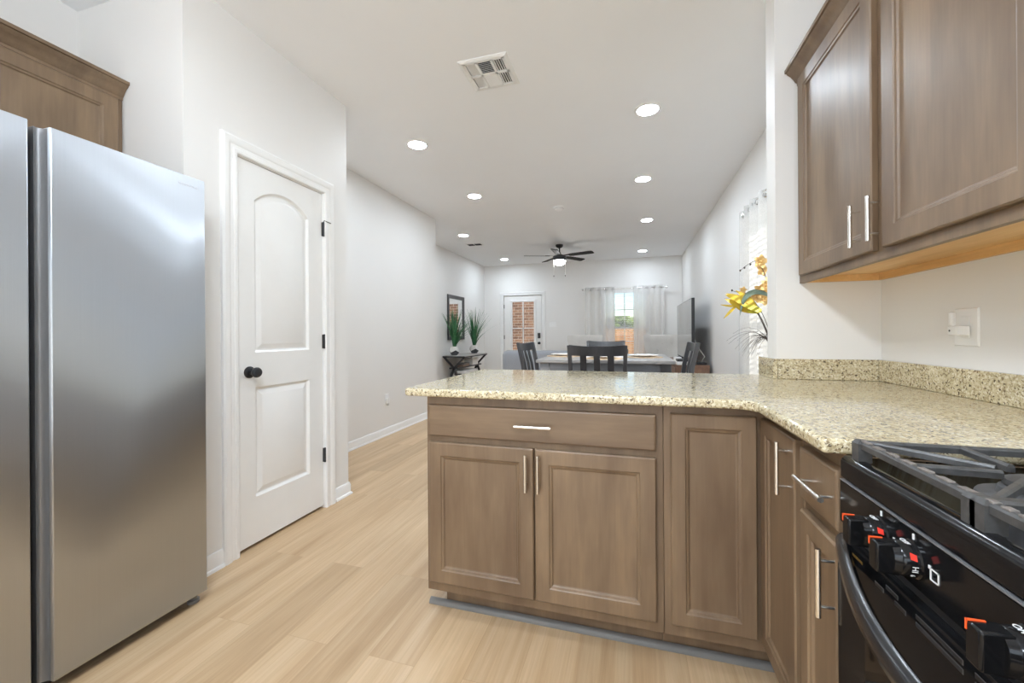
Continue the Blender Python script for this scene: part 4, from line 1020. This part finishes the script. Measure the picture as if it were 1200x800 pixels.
def vase_plant(x, y, lb1, lb2, seed):
    rnd = random.Random(seed)
    t = thing('vase', lb1, 'vase', (x, y, KZ))
    n = 6
    def ring(r, z, zig=0): return [(x+r*math.cos(2*PI*(k+.2)/n), y+r*math.sin(2*PI*(k+.2)/n), KZ+z+(zig if k % 2 else -zig)) for k in range(n)]
    mid = ring(.098, .075, .022)
    MB().loft([ring(.055, 0), mid]).build('base', M['vaseD'], t, True)
    MB().loft([mid, ring(.086, .128), ring(.048, .168), ring(.038, .166), ring(.05, .12)], False, True).build('upper_body', M['vaseW'], t, True)
    p = thing('potted_grass', lb2, 'plant', (x, y, KZ+.12))
    for k in range(64):
        a = rnd.uniform(0, 2*PI); lean = rnd.uniform(.03, .50)*(1 if rnd.random() < .75 else 1.5); h = rnd.uniform(.46, .93)*(1-.3*lean); w = rnd.uniform(.008, .0155)
        dx, dy = math.cos(a), math.sin(a); lean *= (.5 if dx < -.3 else 1); pts = []
        for i in range(8):
            f = i/7; o = .018+lean*f**1.7*.75; pts.append((max(XL+.012, x+dx*o), y+dy*o, KZ+.10+h*f-(.10*lean*f**4 if lean > .25 else 0), w*(1-f**2.2)+.0006))
        b = MB(); tx, ty = -dy, dx
        b.loft([[(max(XL+.004, px-tx*ww), py-ty*ww, pz), (px+dx*.0015, py+dy*.0015, pz), (max(XL+.004, px+tx*ww), py+ty*ww, pz), (px-dx*.0015, py-dy*.0015, pz)] for px, py, pz, ww in pts])
        b.build('blade', M['blade'], p, True, 50)
vase_plant(-3.20, 7.02, 'white and dark faceted vase on the near end of the console', 'green grass plant in the near faceted vase, left of the mirror', 3)
vase_plant(-3.13, 7.86, 'white and dark faceted vase on the far end of the console', 'green grass plant in the far faceted vase, right of the mirror', 11)
mr = thing('wall_mirror', 'tall dark-framed mirror on the left wall above the console', 'mirror', (XL, 7.455, 1.45))
FL = frame((XL, 0, 0), (0, 1, 0), (1, 0, 0))
MB().sweep([(7.06, 1.015), (7.85, 1.015), (7.85, 1.895), (7.06, 1.895)], [(0, .002), (0, .022), (.012, .030), (.070, .020), (.075, .010), (.075, .002)], True, FL).build('frame', M['blackwood'], mr, True, 30)
MB().box((7.13, 1.085, .003), (7.78, 1.825, .009), FL).build('mirror_glass', M['mirror'], mr, True)

# ------------------------------------------------------------------ flower arrangement behind the stub wall
fx, fy = .865, 2.86
fa = thing('flower_arrangement', 'artificial yellow lily and peach orchid arrangement beside the wall end', 'flowers', (fx, fy, 0))
MB().lathe([(.10, 0), (.13, .05), (.15, .30), (.13, .58), (.075, .78), (.065, .86), (.075, .90), (.060, .90), (.055, .84)], 28, Matrix.Translation((fx, fy, 0))).build('vase', M['vaseW'], fa, True, 50)
def curve(p0, p1, p2, n=12):
    p0, p1, p2 = Vector(p0), Vector(p1), Vector(p2)
    return [p0*(1-f)**2+p1*2*f*(1-f)+p2*f*f for f in [i/n for i in range(n+1)]]
def petal(b, base, tip, width, up, bend=.02, n=7):
    base, tip, up = Vector(base), Vector(tip), Vector(up); d = tip-base; s_ = d.cross(up).normalized(); q = s_.cross(d).normalized()
    L = []
    for i in range(n+1):
        f = i/n; c = base+d*f+q*bend*math.sin(PI*f); w = width*math.sin(PI*(.12+.88*f)**.9)**.8 if f < 1 else .0008
        w = max(w, .0012); L.append([tuple(c-s_*w), tuple(c-q*w*.22), tuple(c+s_*w), tuple(c+q*.0008-q*w*.15)])
    b.loft(L)
st_ = MB(); st_.tube(curve((fx, fy, .86), (.855, 2.9, 1.10), (.782, 2.97, 1.272)), [.006]*13, 8); st_.build('lily_stem', M['twig'], fa, True, 60)
ly = MB(); bse = Vector((.790, 2.97, 1.262))
for tp, w, bd in (((.598, 2.95, 1.372), .029, .030), ((.592, 2.93, 1.345), .029, -.006), ((.612, 2.99, 1.385), .028, .034), ((.630, 3.02, 1.345), .029, -.02), ((.640, 2.94, 1.318), .026, -.026), ((.665, 2.97, 1.402), .022, .03), ((.70, 3.0, 1.375), .018, .03)): petal(ly, bse, tp, w, (0, -1, .35), bd)
petal(ly, (.68, 2.95, 1.295), (.570, 2.95, 1.308), .008, (0, -1, .3), -.006); petal(ly, (.66, 2.95, 1.295), (.588, 2.95, 1.215), .009, (0, -1, .3), .022)
ly.build('yellow_bloom', M['yellow'], fa, True, 50)
gl_ = MB(); petal(gl_, (.81, 2.95, 1.262), (.69, 2.925, 1.300), .020, (0, -1, .3), .008); petal(gl_, (.80, 2.94, 1.258), (.715, 2.93, 1.262), .012, (0, -1, .3), -.010)
gl_.build('calyx', plain('yellow_green_calyx', srgb(190, 180, 50), .5, 0, .2, 30), fa, True, 50)
lfm = MB(); cv = curve((.87, 2.93, 1.345), (.70, 2.93, 1.46), (.682, 2.93, 1.235), 16)
L = []
for i, c in enumerate(cv):
    tg_ = (cv[min(i+1, 16)]-cv[max(i-1, 0)]).normalized(); nr = Vector((-tg_.z, 0, tg_.x)); w = .017*math.sin(PI*(.12+.86*i/16)); L.append([tuple(c-nr*w), tuple(c+Vector((0, .003, 0))), tuple(c+nr*w), tuple(c-Vector((0, .003, 0)))])
lfm.loft(L); lfm.build('arching_leaf', M['stemg'], fa, True, 60)
def orchid(b, c, r, rnd):
    for k in range(5):
        a = 2*PI*k/5+rnd.uniform(-.2, .2); d = Vector((math.cos(a)*.9-.15, -.35, math.sin(a))); d.normalize(); petal(b, c, Vector(c)+d*r, r*.42, (.2, -1, .2), r*.1, 5)
rnd = random.Random(5)
for i, (x, y, z, r) in enumerate(((.815, 2.99, 1.585, .050), (.828, 3.0, 1.528, .042), (.800, 2.95, 1.395, .045), (.835, 2.93, 1.42, .05), (.782, 2.97, 1.355, .045), (.825, 2.96, 1.34, .05), (.848, 2.98, 1.38, .045), (.715, 3.0, 1.405, .026), (.708, 3.0, 1.375, .022), (.795, 3.0, 1.262, .024), (.858, 2.95, 1.455, .04))):
    b = MB(); orchid(b, (x, y, z), r, rnd); b.sphere((x-.004, y-.012, z), r*.16, 8, 6); b.build('orchid_bloom', M['peach'], fa, True, 50)
sp = MB(); sp.tube(curve((fx, fy, .86), (.90, 2.95, 1.4), (.80, 3.0, 1.60)), .0025, 6); sp.tube(curve((.80, 3.0, 1.60), (.75, 3.0, 1.585), (.70, 3.0, 1.535)), .0016, 6); sp.tube(curve((fx, fy, .86), (.86, 2.95, 1.3), (.705, 3.0, 1.40)), .002, 6)
sp.tube(curve((.72, 3.0, 1.40), (.68, 3.0, 1.385), (.650, 3.0, 1.405)), .0015, 6)
for x, z in ((.70, 1.535), (.725, 1.552), (.650, 1.405), (.76, 1.572)): sp.sphere((x, 3.0, z), (.006, .006, .008), 8, 6)
sp.build('orchid_stem', M['twig'], fa, True, 60)
for k in range(26):
    f = k/25; a = rnd.uniform(-.22, .5); tx = .655+.20*f+rnd.uniform(-.02, .02); tz = 1.12-.12*math.sin(PI*min(1, f*1.1))-rnd.uniform(0, .05)-.02*f
    b = MB(); p = curve((.88, 2.88, .95), (.86-.05*(1-f), 2.94+a*.1, 1.245-.05*f), (tx, 3.0+a*.3, tz), 10)
    b.tube(p, [.0022*(1-.75*i/10) for i in range(11)], 5); b.build('wispy_blade', M['twig'], fa, True, 60)
